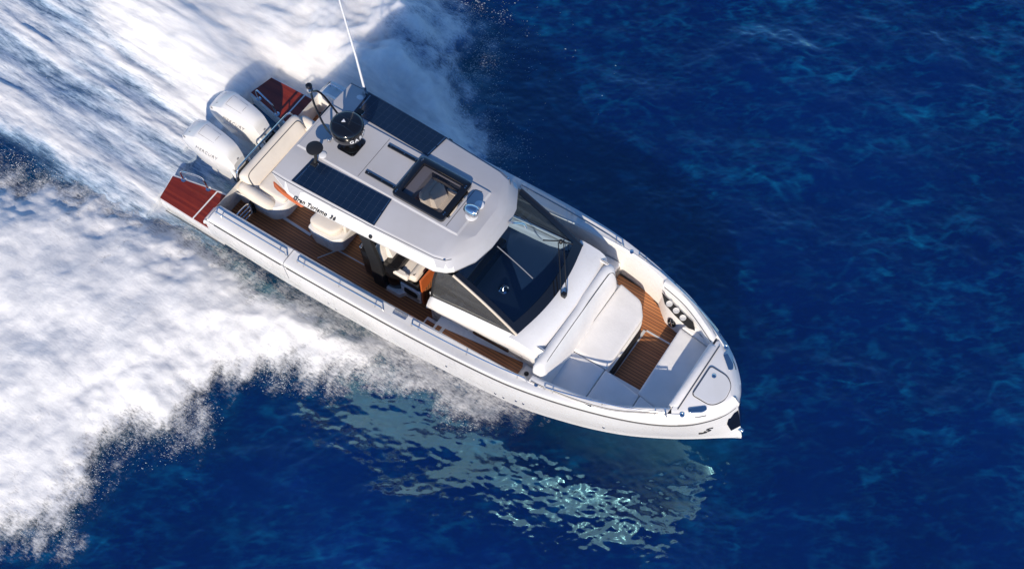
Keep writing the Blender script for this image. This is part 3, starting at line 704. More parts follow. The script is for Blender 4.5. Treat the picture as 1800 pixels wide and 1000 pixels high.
# satellite puck
sat = empty('satellite_dome', boat)
MB().lathe([(.05, 3.14), (.13, 3.15), (.14, 3.165), (.135, 3.185), (.08, 3.20), (.002, 3.204)], (3.30, -.53, 0), 32).build('dome_cap', M['matt'], sat, angle=50)
MB().tube([(3.31, -.60, 2.86), (3.30, -.55, 2.95), (3.30, -.53, 3.15)], .028, 10).build('dome_stalk', M['matt'], sat)
# whip antenna
ant = empty('whip_antenna', boat)
MB().tube([(3.12, 1.02, 2.80), (3.05, 1.02, 3.7), (2.83, 1.02, 5.75)], [.022, .019, .012], 8).build('antenna_rod', M['wletter'], ant)
MB().lathe([(.05, 2.75), (.05, 2.79), (.03, 2.82), (.03, 2.93), (.024, 2.95)], (3.115, 1.02, 0), 16).build('antenna_mount', M['chrome'], ant)
# searchlight
sl = empty('searchlight', boat)
MB().lathe([(.10, 2.862), (.10, 2.878), (.07, 2.89)], (6.03, -.06, 0), 24).build('lamp_base', M['wletter'], sl)
MB().lathe([(.06, 2.88), (.055, 2.93), (.07, 2.97)], (6.03, -.06, 0), 20).build('lamp_stem', M['chrome'], sl)
MB().lathe([(.01, -.15), (.05, -.135), (.085, -.09), (.10, -.02), (.098, .05), (.09, .08), (.08, .085)], (6.05, -.06, 3.03), 24, axis=(1, .15, -.05)).build('lamp_body', M['chrome'], sl, angle=60)
MB().lathe([(.08, .0), (.078, .01), (.04, .025), (.002, .03)], Vector((6.05, -.06, 3.03))+Vector((1, .15, -.05)).normalized()*.085, 24, axis=(1, .15, -.05)).build('lamp_lens', M['chrome'], sl)
# grab handle at the roof's front edge
MB().tube([(6.44, .30, 2.56), (6.56, .28, 2.66), (6.74, .38, 2.66), (6.80, .34, 2.62)], .018, 8, smooth=2).build('horn', M['chrome'], ht)

# ---- side decks
for sgn in (-1, 1):
    sd = MB().prism([(6.0, sgn*.95), (8.0, sgn*.95), (8.0, sgn*1.43), (6.0, sgn*1.45)], .5, 1.02).build('side_deck', M['gel'], boat)
    MB().prism([(6.19, sgn*1.215), (7.62, sgn*1.03), (7.66, sgn*1.10), (7.66, sgn*1.40), (6.19, sgn*1.43)], 1.015, 1.034).build('deck_teak', M['teak'], sd, bevel=.004)
    st = MB().prism([(5.72, sgn*1.08), (6.0, sgn*1.08), (6.0, sgn*1.45), (5.72, sgn*1.45)], .5, .80).build('deck_step', M['gel'], boat, bevel=.02)
    MB().prism([(5.76, sgn*1.15), (5.96, sgn*1.15), (5.96, sgn*1.42), (5.76, sgn*1.42)], .795, .812).build('step_teak', M['teak'], st)
    MB().prism([(6.05, sgn*1.225), (6.13, sgn*1.22), (6.13, sgn*1.43), (6.05, sgn*1.43)], 1.015, 1.034).build('step_teak', M['teak'], sd)
    MB().prism([(7.70, sgn*1.04), (8.0, sgn*1.06), (8.0, sgn*1.43), (7.70, sgn*1.43)], .5, 1.10).build('deck_riser', M['gel'], sd, bevel=.03)
    MB().lathe([(.04, 0), (.04, .012), (.022, .02)], (7.80, sgn*1.20, 1.10), 16).build('deck_light', M['matt'], sd)
    # cleats sunk in the cap
    for x in (5.55,):
        y = (yi(x)+yg(x)-.14)/2; MB().prism(rpoly([(x-.13, sgn*(y-.05)), (x+.13, sgn*(y-.055)), (x+.13, sgn*(y+.04)), (x-.13, sgn*(y+.05))], .015), zt(x)-.004, zt(x)+.012).build('deck_cleat', M['chrome'], gun[sgn], bevel=.005)
    for x in (8.22, 8.55):
        pass
    MB().lathe([(.033, 0), (.033, .01), (.024, .016)], (8.16, sgn*1.46, float(zt(8.16))-.004), 16).build('filler_cap', M['chrome'], gun[sgn])
    # grab rails on the cap
    def rail(a, b, nm, offy=.17, h=.075, posts=3):
        xs = np.linspace(a, b, 16); pts = [(x, sgn*(float(yg(x))-offy), float(zt(x))+h) for x in xs]
        s_ = (a-.02, sgn*(float(yg(a))-offy), float(zt(a))-.01); e_ = (b+.05, sgn*(float(yg(b))-offy), float(zt(b))-.01)
        g = MB().tube([s_, (a-.02, pts[0][1], pts[0][2]-.02)]+pts+[e_], .013, 8).build(nm, M['chrome'], gun[sgn])
        for x in np.linspace(a+.12, b-.12, posts): MB().tube([(x, sgn*(float(yg(x))-offy), float(zt(x))+h), (x, sgn*(float(yg(x))-offy+.015), float(zt(x))-.015)], .010, 6).build('rail_post', M['chrome'], gun[sgn])
    rail(1.68, 3.20, 'grab_rail', .155, posts=2); rail(3.48, 5.22, 'grab_rail', .155); rail(5.85, 7.95, 'grab_rail', .16, posts=3); rail(8.33, 10.13, 'grab_rail', .115, .09)

# ---- bow lounge
bow = empty('bow_lounge', boat)
bs = MB().prism([(7.7, -1.36), (8.6, -1.22), (9.4, -.95), (10.1, -.5), (10.1, .5), (9.4, .98), (8.6, 1.36), (7.7, 1.42)], .66, .75).build('bow_sole', M['teak'], boat)
line([(8.955, .715), (9.47, .71)], .03, .755, 'hatch_trim', bs)
line([(8.90, -.42), (8.93, .70)], .05, .757, 'hatch_trim', bs)
SZ = 1.15
# bases
MB().loft([[(*p, .70) for p in inset(q, .05)] for q in [rpoly([(8.0, -.9), (8.88, -.9), (8.90, .66), (8.66, .98), (8.15, 1.10), (8.0, 1.0)], [.02, .02, .15, .2, .1, .05])]]+[[(*p, 1.0) for p in q] for q in [rpoly([(8.0, -.9), (8.88, -.9), (8.90, .66), (8.66, .98), (8.15, 1.10), (8.0, 1.0)], [.02, .02, .15, .2, .1, .05])]], cap=True, closed=True).build('lounge_base', M['gel'], bow, angle=40)
MB().box(8.905, 8.925, -.42, .56, .76, .98).build('locker_opening', M['matt'], bow)
MB().prism([(8.0, -1.36), (8.6, -1.26), (9.4, -1.02), (10.05, -.60), (10.15, -.3), (9.56, -.40), (8.84, -.40), (8.0, -.40)], .70, 1.0).build('lounge_base', M['gel'], bow)
MB().prism([(9.58, -.45), (10.18, -.45), (10.18, .72), (9.62, 1.06), (9.58, .95)], .70, 1.0).build('lounge_base', M['gel'], bow)
MB().loft([[(x, y, .70) for x, y in ((8.80, 1.32), (8.98, 1.14), (9.12, 1.02), (9.30, .97), (9.55, .92), (10.1, .9), (10.1, 1.0), (9.4, 1.2))], [(x, y, 1.08) for x, y in ((8.85, 1.34), (8.99, 1.20), (9.14, 1.08), (9.32, 1.0), (9.56, .96), (10.1, .9), (10.1, 1.0), (9.4, 1.2))], [(x, y, 1.16) for x, y in ((8.86, 1.35), (9.0, 1.24), (9.16, 1.12), (9.34, 1.04), (9.58, .98), (10.1, .9), (10.1, 1.0), (9.4, 1.2))], [(x, y, 1.22) for x, y in ((8.88, 1.33), (9.0, 1.22), (9.12, 1.14), (9.32, 1.06), (9.58, .99), (10.1, .9), (10.1, 1.0), (9.4, 1.2))]], cap=True, closed=True).build('side_locker', M['gel'], bow, angle=50)
# pads
cushion('seat_pad', [(8.20, -.44), (8.86, -.44), (8.87, .70), (8.68, .96), (8.22, 1.06)], 1.0, SZ, M['pale'], bow, r=.032, rc=[.02, .03, .07, .09, .04])
cushion('seat_pad', [(8.18, -1.27), (8.835, -1.15), (8.835, -.452), (8.18, -.452)], 1.0, SZ, M['pale'], bow, r=.035, rc=.03)
cushion('seat_pad', [(8.845, -1.15), (9.55, -.90), (9.545, -.55), (8.845, -.452)], 1.0, SZ, M['pale'], bow, r=.035, rc=.03)
cushion('seat_pad', [(9.558, -.90), (10.05, -.62), (9.558, -.548)], 1.0, SZ, M['pale'], bow, r=.03, rc=.02)
cushion('seat_pad', [(9.50, -.535), (10.10, -.62), (10.10, .80), (9.48, .88)], 1.0, SZ, M['pale'], bow, r=.035, rc=.03)
cushion('seat_pad', [(9.49, .892), (10.09, .81), (10.05, .93), (9.58, 1.10)], 1.0, SZ, M['pale'], bow, r=.035, rc=.03)
# backrest against the coachroof
sec = [(.02, 0), (-.005, .25), (-.01, .50), (.03, .58), (.09, .60), (.15, .58), (.18, .54), (.25, .20), (.28, 0)]
ys = np.concatenate([[-1.29, -1.28, -1.24, -1.16], np.linspace(-1.0, .72, 8), [.88, .97, 1.01, 1.02]])
bolster('backrest', sec, [(7.93+.03*(y < 0)+(1-s)*.10, y, 1, 0, s, .55+.45*s, 1.14) for y, s in zip(ys, np.concatenate([[.5, .75, .92, 1], np.ones(8), [1, .92, .75, .5]]))], M['pale'], bow)
MB().tube([(8.22, -1.25, 1.18), (8.155, -1.23, 1.5), (8.125, -1.16, 1.68), (8.115, -1.0, 1.717), (8.105, .72, 1.717), (8.105, .88, 1.68), (8.135, .97, 1.5), (8.20, .99, 1.18)], .007, 6, smooth=2).build('piping', M['seam'], bow)
# coaming bolsters
def coaming(a, b, sgn, n=18):
    rws = []
    for i, x in enumerate(np.linspace(a, b, n)):
        e = min(i, n-1-i); s = (.6, .9)[e] if e < 2 else 1.0
        y = float(yi(x)); d = .11; z = float(zt(x))-.02; b_ = .34 if sgn < 0 else .22; k_ = 1.2 if sgn < 0 else .75
        if sgn > 0: z -= .0
        P = [(y-.005, z-b_), (y+.02, z-.0), (y+.005, z+.035*s), (y-d*.5, z+.05*s), (y-d*.9, z+.02*s), (y-d*1.05, z-.06), (y-d*k_, z-b_)]
        rws.append([(x, sgn*yy, zz) for yy, zz in P])
    mb = MB(); mb.loft(rws, cap=True, closed=True); return mb.build('coaming_cushion', M['pale'], bow, angle=50)
coaming(8.02, 10.16, -1); coaming(8.92, 10.14, 1)
MB().tube([(x, float(yi(x))-.118, float(zt(x))-.07) for x in np.linspace(8.95, 10.10, 14)], .007, 6).build('piping', M['seam'], bow)
MB().tube([(x, -float(yi(x))-.012, float(zt(x))+.012) for x in np.linspace(8.05, 10.14, 20)], .006, 6).build('piping', M['seam'], bow)
sec = [(0, 0), (-.015, .30), (.0, .48), (.04, .535), (.10, .55), (.15, .535), (.16, .0)]
bolster('bow_backrest', sec, [(10.10, y, 1, 0, s, s, 1.14) for y, s in ((-.66, .8), (-.65, .95), (-.6, 1), (.6, 1), (.65, .95), (.67, .8))], M['pale'], bow)
MB().tube([(10.268, -.66, 1.682), (10.268, .66, 1.682)], .008, 6).build('piping', M['seam'], bow)
# cup holder panel and speaker
pan = MB().prism([(8.90, 1.24), (9.0, 1.20), (9.62, 1.03), (9.72, .92), (9.60, .90), (9.30, .985), (9.05, 1.08)], 1.22, 1.245).build('cup_holder_panel', M['matt'], bow)
for x, y in ((9.12, 1.11), (9.28, 1.06), (9.44, 1.005)):
    MB().lathe([(.052, 0), (.056, .012), (.048, .016), (.044, .004)], (x, y, 1.245), 20).build('cup_holder', M['nonskid'], pan)
spk = MB().lathe([(.085, 0), (.085, .02), (.07, .026), (.06, .014)], (9.27, .995, .93), 24, axis=(-.2, -1, .45)).build('speaker', M['black'], bow)
for a in range(4):
    d = Vector((-.2, -1, .45)).normalized(); q = d.to_track_quat('Z', 'Y')
    c = Vector((9.27, .995, .93))+d*.028; e = q @ Vector((math.cos(a*1.571+.6)*.065, math.sin(a*1.571+.6)*.065, 0))
    MB().tube([c, c+e], .010, 6).build('speaker_rib', M['chrome'], spk)

# ---- outboards
def outboard():
    ob = empty('outboard_motor', boat)
    # stations: x, half width bottom, half width widest, half width top, z bottom, z widest, z shoulder, z top
    ST = [(.0, .13, .175, .14, .80, .92, 1.03, 1.045), (.03, .165, .215, .17, .74, .92, 1.075, 1.095), (.33, .215, .25, .18, .58, .90, 1.262, 1.292), (.38, .22, .258, .172, .55, .90, 1.282, 1.31),
          (.50, .225, .265, .165, .52, .88, 1.265, 1.305), (.80, .205, .245, .15, .50, .85, 1.205, 1.24), (.98, .165, .205, .13, .52, .82, 1.14, 1.17), (1.04, .15, .18, .12, .54, .82, 1.10, 1.12), (1.12, .13, .155, .11, .58, .80, .93, .95), (1.14, .115, .14, .10, .60, .79, .90, .92)]
    X = np.array([s[0] for s in ST]); F = [pchip(X, [s[i] for s in ST]) for i in range(1, 8)]
    rws = []
    for x in np.concatenate([[.0, .03, .12, .22, .33, .355, .38], np.linspace(.45, .95, 6), [.98, 1.01, 1.04, 1.08, 1.12, 1.14]]):
        wb, ww, wt, zb, zw, zs, zp = [float(f(x)) for f in F]
        h = [(0, zb), (wb*.8, zb), (wb, zb+.03), ((wb+ww)/2+.01, (zb+zw)/2), (ww, zw), (ww*.97, zw+(zs-zw)*.45), (wt+.03, zs-.012), (wt, zs), (wt*.5, zp-.004), (0, zp)]
        rws.append([(x, y, z) for y, z in h]+[(x, -y, z) for y, z in h[-2:0:-1]])
    MB().loft(rws, cap=True, closed=True).build('cowl', M['cowl'], ob, angle=24)
    def top(x, y):
        wt, zs, zp = float(F[2](x)), float(F[5](x)), float(F[6](x)); return zp-(zp-zs)*min(1, abs(y)/wt)**1.6+.003
    loop = []
    for a, b in (((.40, .115), (.40, -.115)), ((.40, -.115), (.73, -.105)), ((.73, -.105), (.73, .105)), ((.73, .105), (.40, .115))):
        for t in np.linspace(0, 1, 7)[:-1]: x = a[0]*(1-t)+b[0]*t; y = a[1]*(1-t)+b[1]*t; loop.append((x, y, top(x, y)))
    MB().tube(loop, .0032, 5, closed=True).build('lid_seam', M['rwletter'], ob)
    for sgn in (-1, 1):
        def sd(x, k):
            ww, wt, zw, zs = float(F[1](x)), float(F[2](x)), float(F[4](x)), float(F[5](x))
            a = Vector((x, sgn*ww, zw)); m = Vector((x, sgn*ww*.97, zw+(zs-zw)*.45)); b = Vector((x, sgn*(wt+.03), zs-.012))
            return a*(1-k/.5)+m*(k/.5) if k < .5 else m*(1-(k-.5)/.5)+b*((k-.5)/.5)
        c = sd(.63, .50); ux = (sd(.78, .52)-sd(.48, .52))*(-sgn); uy = sd(.63, .75)-sd(.63, .5)
        fr_ = frame(c, ux, uy); nn = (fr_.to_3x3() @ Vector((0, 0, 1))); fr_.translation = c+nn*(.010)
        text('cowl_lettering', 'MERCURY', M['rwletter'], ob, fr_, .098, .003, .18, 1.12, bold=-.002)
        MB().tube([sd(.36, .0)+Vector((0, sgn*.002, -.02)), sd(.55, .08)+Vector((0, sgn*.003, 0)), sd(.72, .0)+Vector((0, sgn*.002, 0)), sd(.80, .0)+Vector((0, sgn*.0, -.12)), (.84, sgn*(float(F[0](.84))+.006), .60)], .006, 6, smooth=2).build('cowl_groove', M['grey'], ob)
        MB().box(.07, .12, sgn*.19-.03, sgn*.19+.03, 1.06, 1.10).build('air_vent', M['rwletter'], ob, bevel=.006)
    bk = frame(Vector((.175, 0, 1.196)), (0, -1, 0), (.30, 0, .197))
    text('power_lettering', '300 V10', M['rwletter'], ob, bk, .082, .004, 0)
    MB().lathe([(.026, 0), (.026, .008), (.012, .01)], (1.125, 0, .93), 16, axis=(1, 0, .12)).build('cowl_badge', M['rwletter'], ob)
    MB().loft([[(x, y, .60) for x, y in rpoly([(.45, -.12), (1.0, -.14), (1.12, -.10), (1.12, .10), (1.0, .14), (.45, .12)], .04)], [(x-.06, y*.8, .1) for x, y in rpoly([(.45, -.12), (1.0, -.14), (1.12, -.10), (1.12, .10), (1.0, .14), (.45, .12)], .04)], [(x-.12, y*.5, -.55) for x, y in rpoly([(.45, -.12), (1.0, -.14), (1.12, -.10), (1.12, .10), (1.0, .14), (.45, .12)], .04)]], cap=True, closed=True).build('leg', M['cowl'], ob, angle=40)
    MB().box(1.0, 1.34, -.15, .15, .30, .66).build('mount_bracket', M['matt'], ob, bevel=.03)
    MB().tube([(1.04, -.15, .76), (1.14, -.19, .74), (1.22, -.20, .66), (1.26, -.20, .48), (1.30, -.20, .30)], .042, 10, smooth=2).build('rigging_hose', M['hose'], ob)
    MB().tube([(1.02, .14, .72), (1.12, .17, .70), (1.2, .17, .56), (1.28, .16, .4)], .022, 8, smooth=2).build('fuel_line', M['matt'], ob)
    MB().box(1.03, 1.12, -.18, .18, .60, .68).build('lower_cover', M['matt'], ob, bevel=.02)
    MB().lathe([(.05, -.02), (.06, 0), (.05, .02)], (.42, 0, -.5), 12, axis=(1, 0, 0)).build('propeller_hub', M['chrome'], ob)
    return ob
o1 = outboard(); o1.location = (-.08, -.385, 0)
o2 = o1.copy(); col.objects.link(o2); o2.location = (-.08, .385, 0)
for ch in list(o1.children):
    c = ch.copy(); col.objects.link(c); c.parent = o2
#__SEA__
# ------------------------------------------------------------------ SEA, WAKE AND SPRAY (world space, water level z = 0)
def perlin(x, y, seed=0):
    xi = np.floor(x).astype(np.int64); yi_ = np.floor(y).astype(np.int64); fx = x-xi; fy = y-yi_
    def g(ix, iy):
        h = (ix*374761393+iy*668265263+seed*1442695041) & 0xffffffff
        h = ((h ^ (h >> 13))*1274126177) & 0xffffffff; h = h ^ (h >> 16)
        a = (h & 0xffff)/65536.0*2*np.pi; return np.cos(a), np.sin(a)
    def d(ix, iy, dx, dy): a, b = g(ix, iy); return a*dx+b*dy
    s = lambda t: t*t*t*(t*(t*6-15)+10)
    u_, v_ = s(fx), s(fy)
    a = d(xi, yi_, fx, fy); b = d(xi+1, yi_, fx-1, fy); c = d(xi, yi_+1, fx, fy-1); e = d(xi+1, yi_+1, fx-1, fy-1)
    return (a*(1-u_)+b*u_)*(1-v_)+(c*(1-u_)+e*u_)*v_
def fbm(x, y, o=5, seed=0, gain=.55):
    t = 0; a = 1; n = 0
    for i in range(o): t = t+a*perlin(x*2**i+i*17.3, y*2**i-i*9.1, seed+i); n += a; a *= gain
    return t/n*1.5
def sst(x, a, b):
    t = np.clip((x-a)/(b-a), 0, 1); return t*t*(3-2*t)
def sdf(px, py, poly):
    """signed distance, positive inside"""
    P = np.array(poly); d = np.full(px.shape, 1e9); ins = np.zeros(px.shape, bool)
    for (x0, y0), (x1, y1) in zip(P, np.roll(P, -1, 0)):
        ex, ey = x1-x0, y1-y0; t = np.clip(((px-x0)*ex+(py-y0)*ey)/(ex*ex+ey*ey), 0, 1)
        d = np.minimum(d, np.hypot(px-x0-t*ex, py-y0-t*ey))
        c = ((y0 > py) != (y1 > py)) & (px < (x1-x0)*(py-y0)/((y1-y0) if y1 != y0 else 1e-9)+x0); ins ^= c
    return np.where(ins, d, -d)
class Tile:
    """periodic wind-wave patch made with an FFT"""
    def __init__(s, L, N, lmin, lmax, slope, wind, spread, seed, fall=3.6):
        r = np.random.default_rng(seed); k1 = np.fft.fftfreq(N, L/N)*2*np.pi; kx, ky = np.meshgrid(k1, k1); k = np.hypot(kx, ky); k[0, 0] = 1
        w = np.cos(np.arctan2(ky, kx)-wind); P = k**-fall*(spread+(1-spread)*w**2)*np.exp(-(k*lmin/2/np.pi)**2)*np.exp(-(2*np.pi/lmax/k)**4); P[0, 0] = 0
        H = (r.normal(size=(N, N))+1j*r.normal(size=(N, N)))*np.sqrt(P)
        h = np.fft.ifft2(H).real; sx = np.fft.ifft2(1j*kx*H).real; sy = np.fft.ifft2(1j*ky*H).real
        q = slope/np.sqrt((sx**2+sy**2).mean()); s.L = L; s.N = N
        dx = np.fft.ifft2(-1j*kx/k*H).real*q; dy = np.fft.ifft2(-1j*ky/k*H).real*q
        lap = np.fft.ifft2(-k*k*H).real*q
        s.f = np.stack([h*q, dx, dy, -lap], -1)
    def __call__(s, x, y, rot=0):
        c, n = math.cos(rot), math.sin(rot); a = (x*c+y*n)/s.L*s.N; b = (-x*n+y*c)/s.L*s.N
        i = np.floor(a).astype(int); j = np.floor(b).astype(int); u_ = (a-i)[..., None]; v_ = (b-j)[..., None]; N = s.N
        F = s.f; r = (F[j % N, i % N]*(1-u_)+F[j % N, (i+1) % N]*u_)*(1-v_)+(F[(j+1) % N, i % N]*(1-u_)+F[(j+1) % N, (i+1) % N]*u_)*v_
        dx, dy = r[..., 1]*c-r[..., 2]*n, r[..., 1]*n+r[..., 2]*c
        return r[..., 0], dx, dy, r[..., 3]
TA = Tile(27.0, 512, .30, 4.5, .108, R(118), .16, 3)
TB = Tile(5.0, 256, .08, .30, .17, R(112), .25, 5, 2.6)

POLY_S = [(7.4, -1.45), (7.0, -1.78), (6.4, -1.95), (5.46, -1.80), (4.8, -2.46), (4.35, -2.84), (3.99, -3.01), (3.57, -3.11), (3.22, -3.61), (3.11, -4.07), (3.25, -4.48), (3.4, -4.88), (3.03, -5.31), (2.38, -5.57), (2.57, -5.93), (2.59, -6.51), (2.62, -7.2), (2.25, -7.65), (1.75, -7.95), (.6, -9.8), (-4, -12), (-14, -9), (-6.83, -3.4), (-2.94, -2.72), (-2.2, -2.60), (-1.75, -2.30), (-1.2, -1.85), (-.4, -1.70), (.83, -1.55), (2.26, -1.60), (3.24, -1.50), (4.09, -1.4), (5.1, -1.3), (6.03, -1.3)]
POLY_W = [(4.9, 2.3), (4.55, 2.75), (4.08, 3.05), (3.5, 3.6), (3.25, 4.2), (3.12, 4.62), (2.54, 5.1), (1.39, 5.3), (-.2, 7.6), (-3, 11), (-16, 8), (-16, -2.6), (-7.84, -2.25), (-3.51, -2.10), (-2.66, -2.10), (-1.4, -2.15), (.23, -1.95), (1.4, -1.6), (2.6, 0), (4.0, 1.4)]
POLY_Q = [(8.1, -1.0), (7.95, -1.3), (7.55, -1.62), (7.1, -1.92), (6.5, -2.15), (5.7, -2.35), (5.0, -2.45), (4.4, -2.7), (3.6, -1.6), (3.4, -1.0), (6, -.9)]
def foam_fields(x, y):
    wx = x+.30*fbm(x*.9, y*.9, 3, 21)+.16*fbm(x*3.1, y*3.1, 3, 22); wy = y+.30*fbm(x*.9+9, y*.9, 3, 23)+.16*fbm(x*3.1+9, y*3.1, 3, 24)
    s = sdf(wx, wy, POLY_S); w = sdf(wx, wy, POLY_W); q = sdf(wx, wy, POLY_Q)
    big = fbm(x*.55, y*.55, 4, 31); mid = fbm(x*1.6, y*1.6, 4, 32)
    # side spray: the edge is torn into fingers
    c_, n_ = math.cos(R(33.6)), math.sin(R(33.6)); U = x*c_+y*n_; V = -x*n_+y*c_
    fing = fbm(U*1.5, V*.45, 4, 34)*.55+fbm(U*4.2, V*1.3, 3, 35)*.22; s0 = s; s = s+fing*(y < -1.9)*sst(-y, 1.9, 2.6)
    w0 = w; w = w+(.45*fbm(V*1.3, U*.6, 4, 36)+.2*fbm(V*4, U*2, 3, 37))*(y > 2.0)
    S = sst(s, -.55, .75)*(.93+.42*big+.20*mid)
    hullgap = 1-.38*sst(x, -3.0, -1.0)*(1-sst(x, 4.3, 5.3))*(1-sst(-wy-1.75-.10*(x < 2)*(2-x), .05, .62))
    S = S*hullgap
    lane = fbm(x*.30, y*2.3+x*.05, 4, 41); lane2 = fbm(x*.55, y*5.0+x*.1, 4, 42)
    yb = .25-.26*np.minimum(x+1, 0)
    white = sst(y-yb+.45*lane, -.55, .8); edgeband = np.exp(-((y+1.75+.10*(x+2))/.35)**2)*.25
    Wd = (.57+.46*white+.34*lane+.16*lane2+.08*mid+edgeband)
    port = sst(y+.25*x, 3.2, 4.3)*sst(x, -.6, .6)
    Wd = Wd*(1-port)+port*(.56+.75*big+.50*mid)
    W = sst(w, -.55, .65)*Wd
    fade = sst(x+.8*fbm(x*.5, y*.5, 3, 66), -10.3, -6.5)*(1-sst(y+.8*fbm(x*.5, y*.5, 3, 67), 5.4, 7.6)); W = W*fade; S = S*sst(x+.6*fbm(x*.5, y*.5, 3, 66), -7.3, -5.0)*sst(y+.6*fbm(x*.5, y*.5, 3, 68), -9.8, -8.6)
    Qd = sst(q, -.25, .35)*(.42+.30*mid)
    halo = np.maximum(np.exp(np.minimum(w, 0)/.42)*(x > 2.0)*(y > 1.2), np.exp(np.minimum(s, 0)/.30)*(y < -1.5)*(x < 5.2))
    return np.clip(S, 0, 1.2), np.clip(W, 0, 1.2), np.clip(Qd, 0, 1), halo, s0, w0, q
def swell(x, y):
    """standing bow wave to starboard, hollow wake astern"""
    X, Y = x-6.0, y+2.45; a = X*.958+Y*.285; d = X*.285-Y*.958
    env = sst(a, -2.6, .2)*(1-sst(a, 4.8, 6.4))
    d = d+.25*fbm(x*.7, y*.7, 3, 61)
    h = env*BOW_H*np.where(d < 1.75, sst(d, -.55, 1.75)*1.0, 1-sst(d, 1.75, 4.6))
    h -= .16*np.exp(-(y/1.1)**2)*sst(-x, -1.5, .5)*np.exp(np.minimum(x, 0)/6)
    return h
BOW_H = .44
def sea_h(x, y):
    a = TA(x, y); b = TB(x, y, .35)
    amp = .75+.5*sst(fbm(x*.16, y*.16, 3, 71), -.5, .6)
    pz = 1+1.0*np.exp(-((x-8.9)/3.4)**2-((y+2.5)/1.6)**2)
    return amp*a[0]+.7*pz*b[0]+swell(x, y), .9*a[1]+.5*b[1], .9*a[2]+.5*b[2], a[3]*amp, b[3]
def grid(name, xs, ys, fn, mat, keep=None):
    X, Y = np.meshgrid(xs, ys); V, attrs, kf = fn(X, Y)
    ny, nx = X.shape; idx = np.arange(nx*ny).reshape(ny, nx)
    F = np.stack([idx[:-1, :-1], idx[:-1, 1:], idx[1:, 1:], idx[1:, :-1]], -1).reshape(-1, 4)
    V = V.reshape(-1, 3)
    if kf is not None:
        k = kf.ravel(); F = F[k[F].max(1)]
        used = np.zeros(len(V), bool); used[F] = True; re_ = np.cumsum(used)-1; V = V[used]; F = re_[F]; attrs = {n: a.ravel()[used] for n, a in attrs.items()}
    me = bpy.data.meshes.new(name); me.vertices.add(len(V)); me.vertices.foreach_set('co', V.astype(np.float32).ravel())
    me.loops.add(F.size); me.loops.foreach_set('vertex_index', F.ravel().astype(np.int32))
    me.polygons.add(len(F)); me.polygons.foreach_set('loop_start', np.arange(0, F.size, 4, dtype=np.int32)); me.polygons.foreach_set('use_smooth', np.ones(len(F), bool))
    me.update(calc_edges=True)
    for n, a in attrs.items():
        at = me.attributes.new(n, 'FLOAT', 'POINT'); at.data.foreach_set('value', a.ravel().astype(np.float32))
    me.materials.append(mat); o = bpy.data.objects.new(name, me); col.objects.link(o); return o

# sea material
SEA_IOR = 2.15
t = NT('sea_water')
def attr(t, n): a = t.new('ShaderNodeAttribute'); a.attribute_name = n; return a.outputs['Fac']
v = t.obj()
deep = t.mix(t.smooth(t.noise(.22, 3, .5, v), .3, .7), (.0, .0030, .072), (.0, .0075, .098))
cr = attr(t, 'crest_light')
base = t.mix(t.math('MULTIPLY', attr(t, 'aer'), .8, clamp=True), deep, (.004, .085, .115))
base = t.mix(t.math('MULTIPLY', attr(t, 'milk'), 1.0, clamp=True), base, (.16, .36, .62))     # water full of fine bubbles
t.set(base=base, rough=.03, ior=SEA_IOR, spec=.5); t.p.inputs['Specular Tint'].default_value = (.38, .88, 1.0, 1)
t.p.inputs['Subsurface Weight'].default_value = 1.0; t.p.inputs['Subsurface Radius'].default_value = (3.0, 5.5, 8.0); t.p.inputs['Subsurface Scale'].default_value = 1.0
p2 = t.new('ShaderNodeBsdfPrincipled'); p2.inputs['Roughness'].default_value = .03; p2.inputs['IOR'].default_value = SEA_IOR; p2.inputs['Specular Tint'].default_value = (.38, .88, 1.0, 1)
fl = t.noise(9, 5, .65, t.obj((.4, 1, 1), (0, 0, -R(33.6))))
t.l.new(t.mix(t.smooth(fl, .3, .7), (.001, .075, .205), (.003, .115, .24)), p2.inputs['Base Color'])  # teal light of thin wave crests, painted in as base colour
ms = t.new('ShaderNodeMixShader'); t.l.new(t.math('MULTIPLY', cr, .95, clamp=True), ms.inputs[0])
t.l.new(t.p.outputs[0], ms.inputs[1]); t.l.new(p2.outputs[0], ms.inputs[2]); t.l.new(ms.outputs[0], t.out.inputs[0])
hh = t.math('ADD', t.noise(16, 3, .6, t.obj((1, 1.6, 1), (0, 0, -.5))), t.math('MULTIPLY', t.noise(5, 2, .5, v), 1.2))
bp_ = t.bump(hh, .10, .02); t.l.new(bp_.outputs[0], p2.inputs['Normal'])
M['sea'] = t.m
def axis(a, b, d, far):
    c = list(np.arange(a, b, d)); s = d; lo_ = [a]; hi = [c[-1]]
    while hi[-1] < far: s *= 1.25; hi.append(hi[-1]+s)
    s = d
    while lo_[-1] > -far: s *= 1.25; lo_.append(lo_[-1]-s)
    return np.array(lo_[1:][::-1]+c+hi[1:])
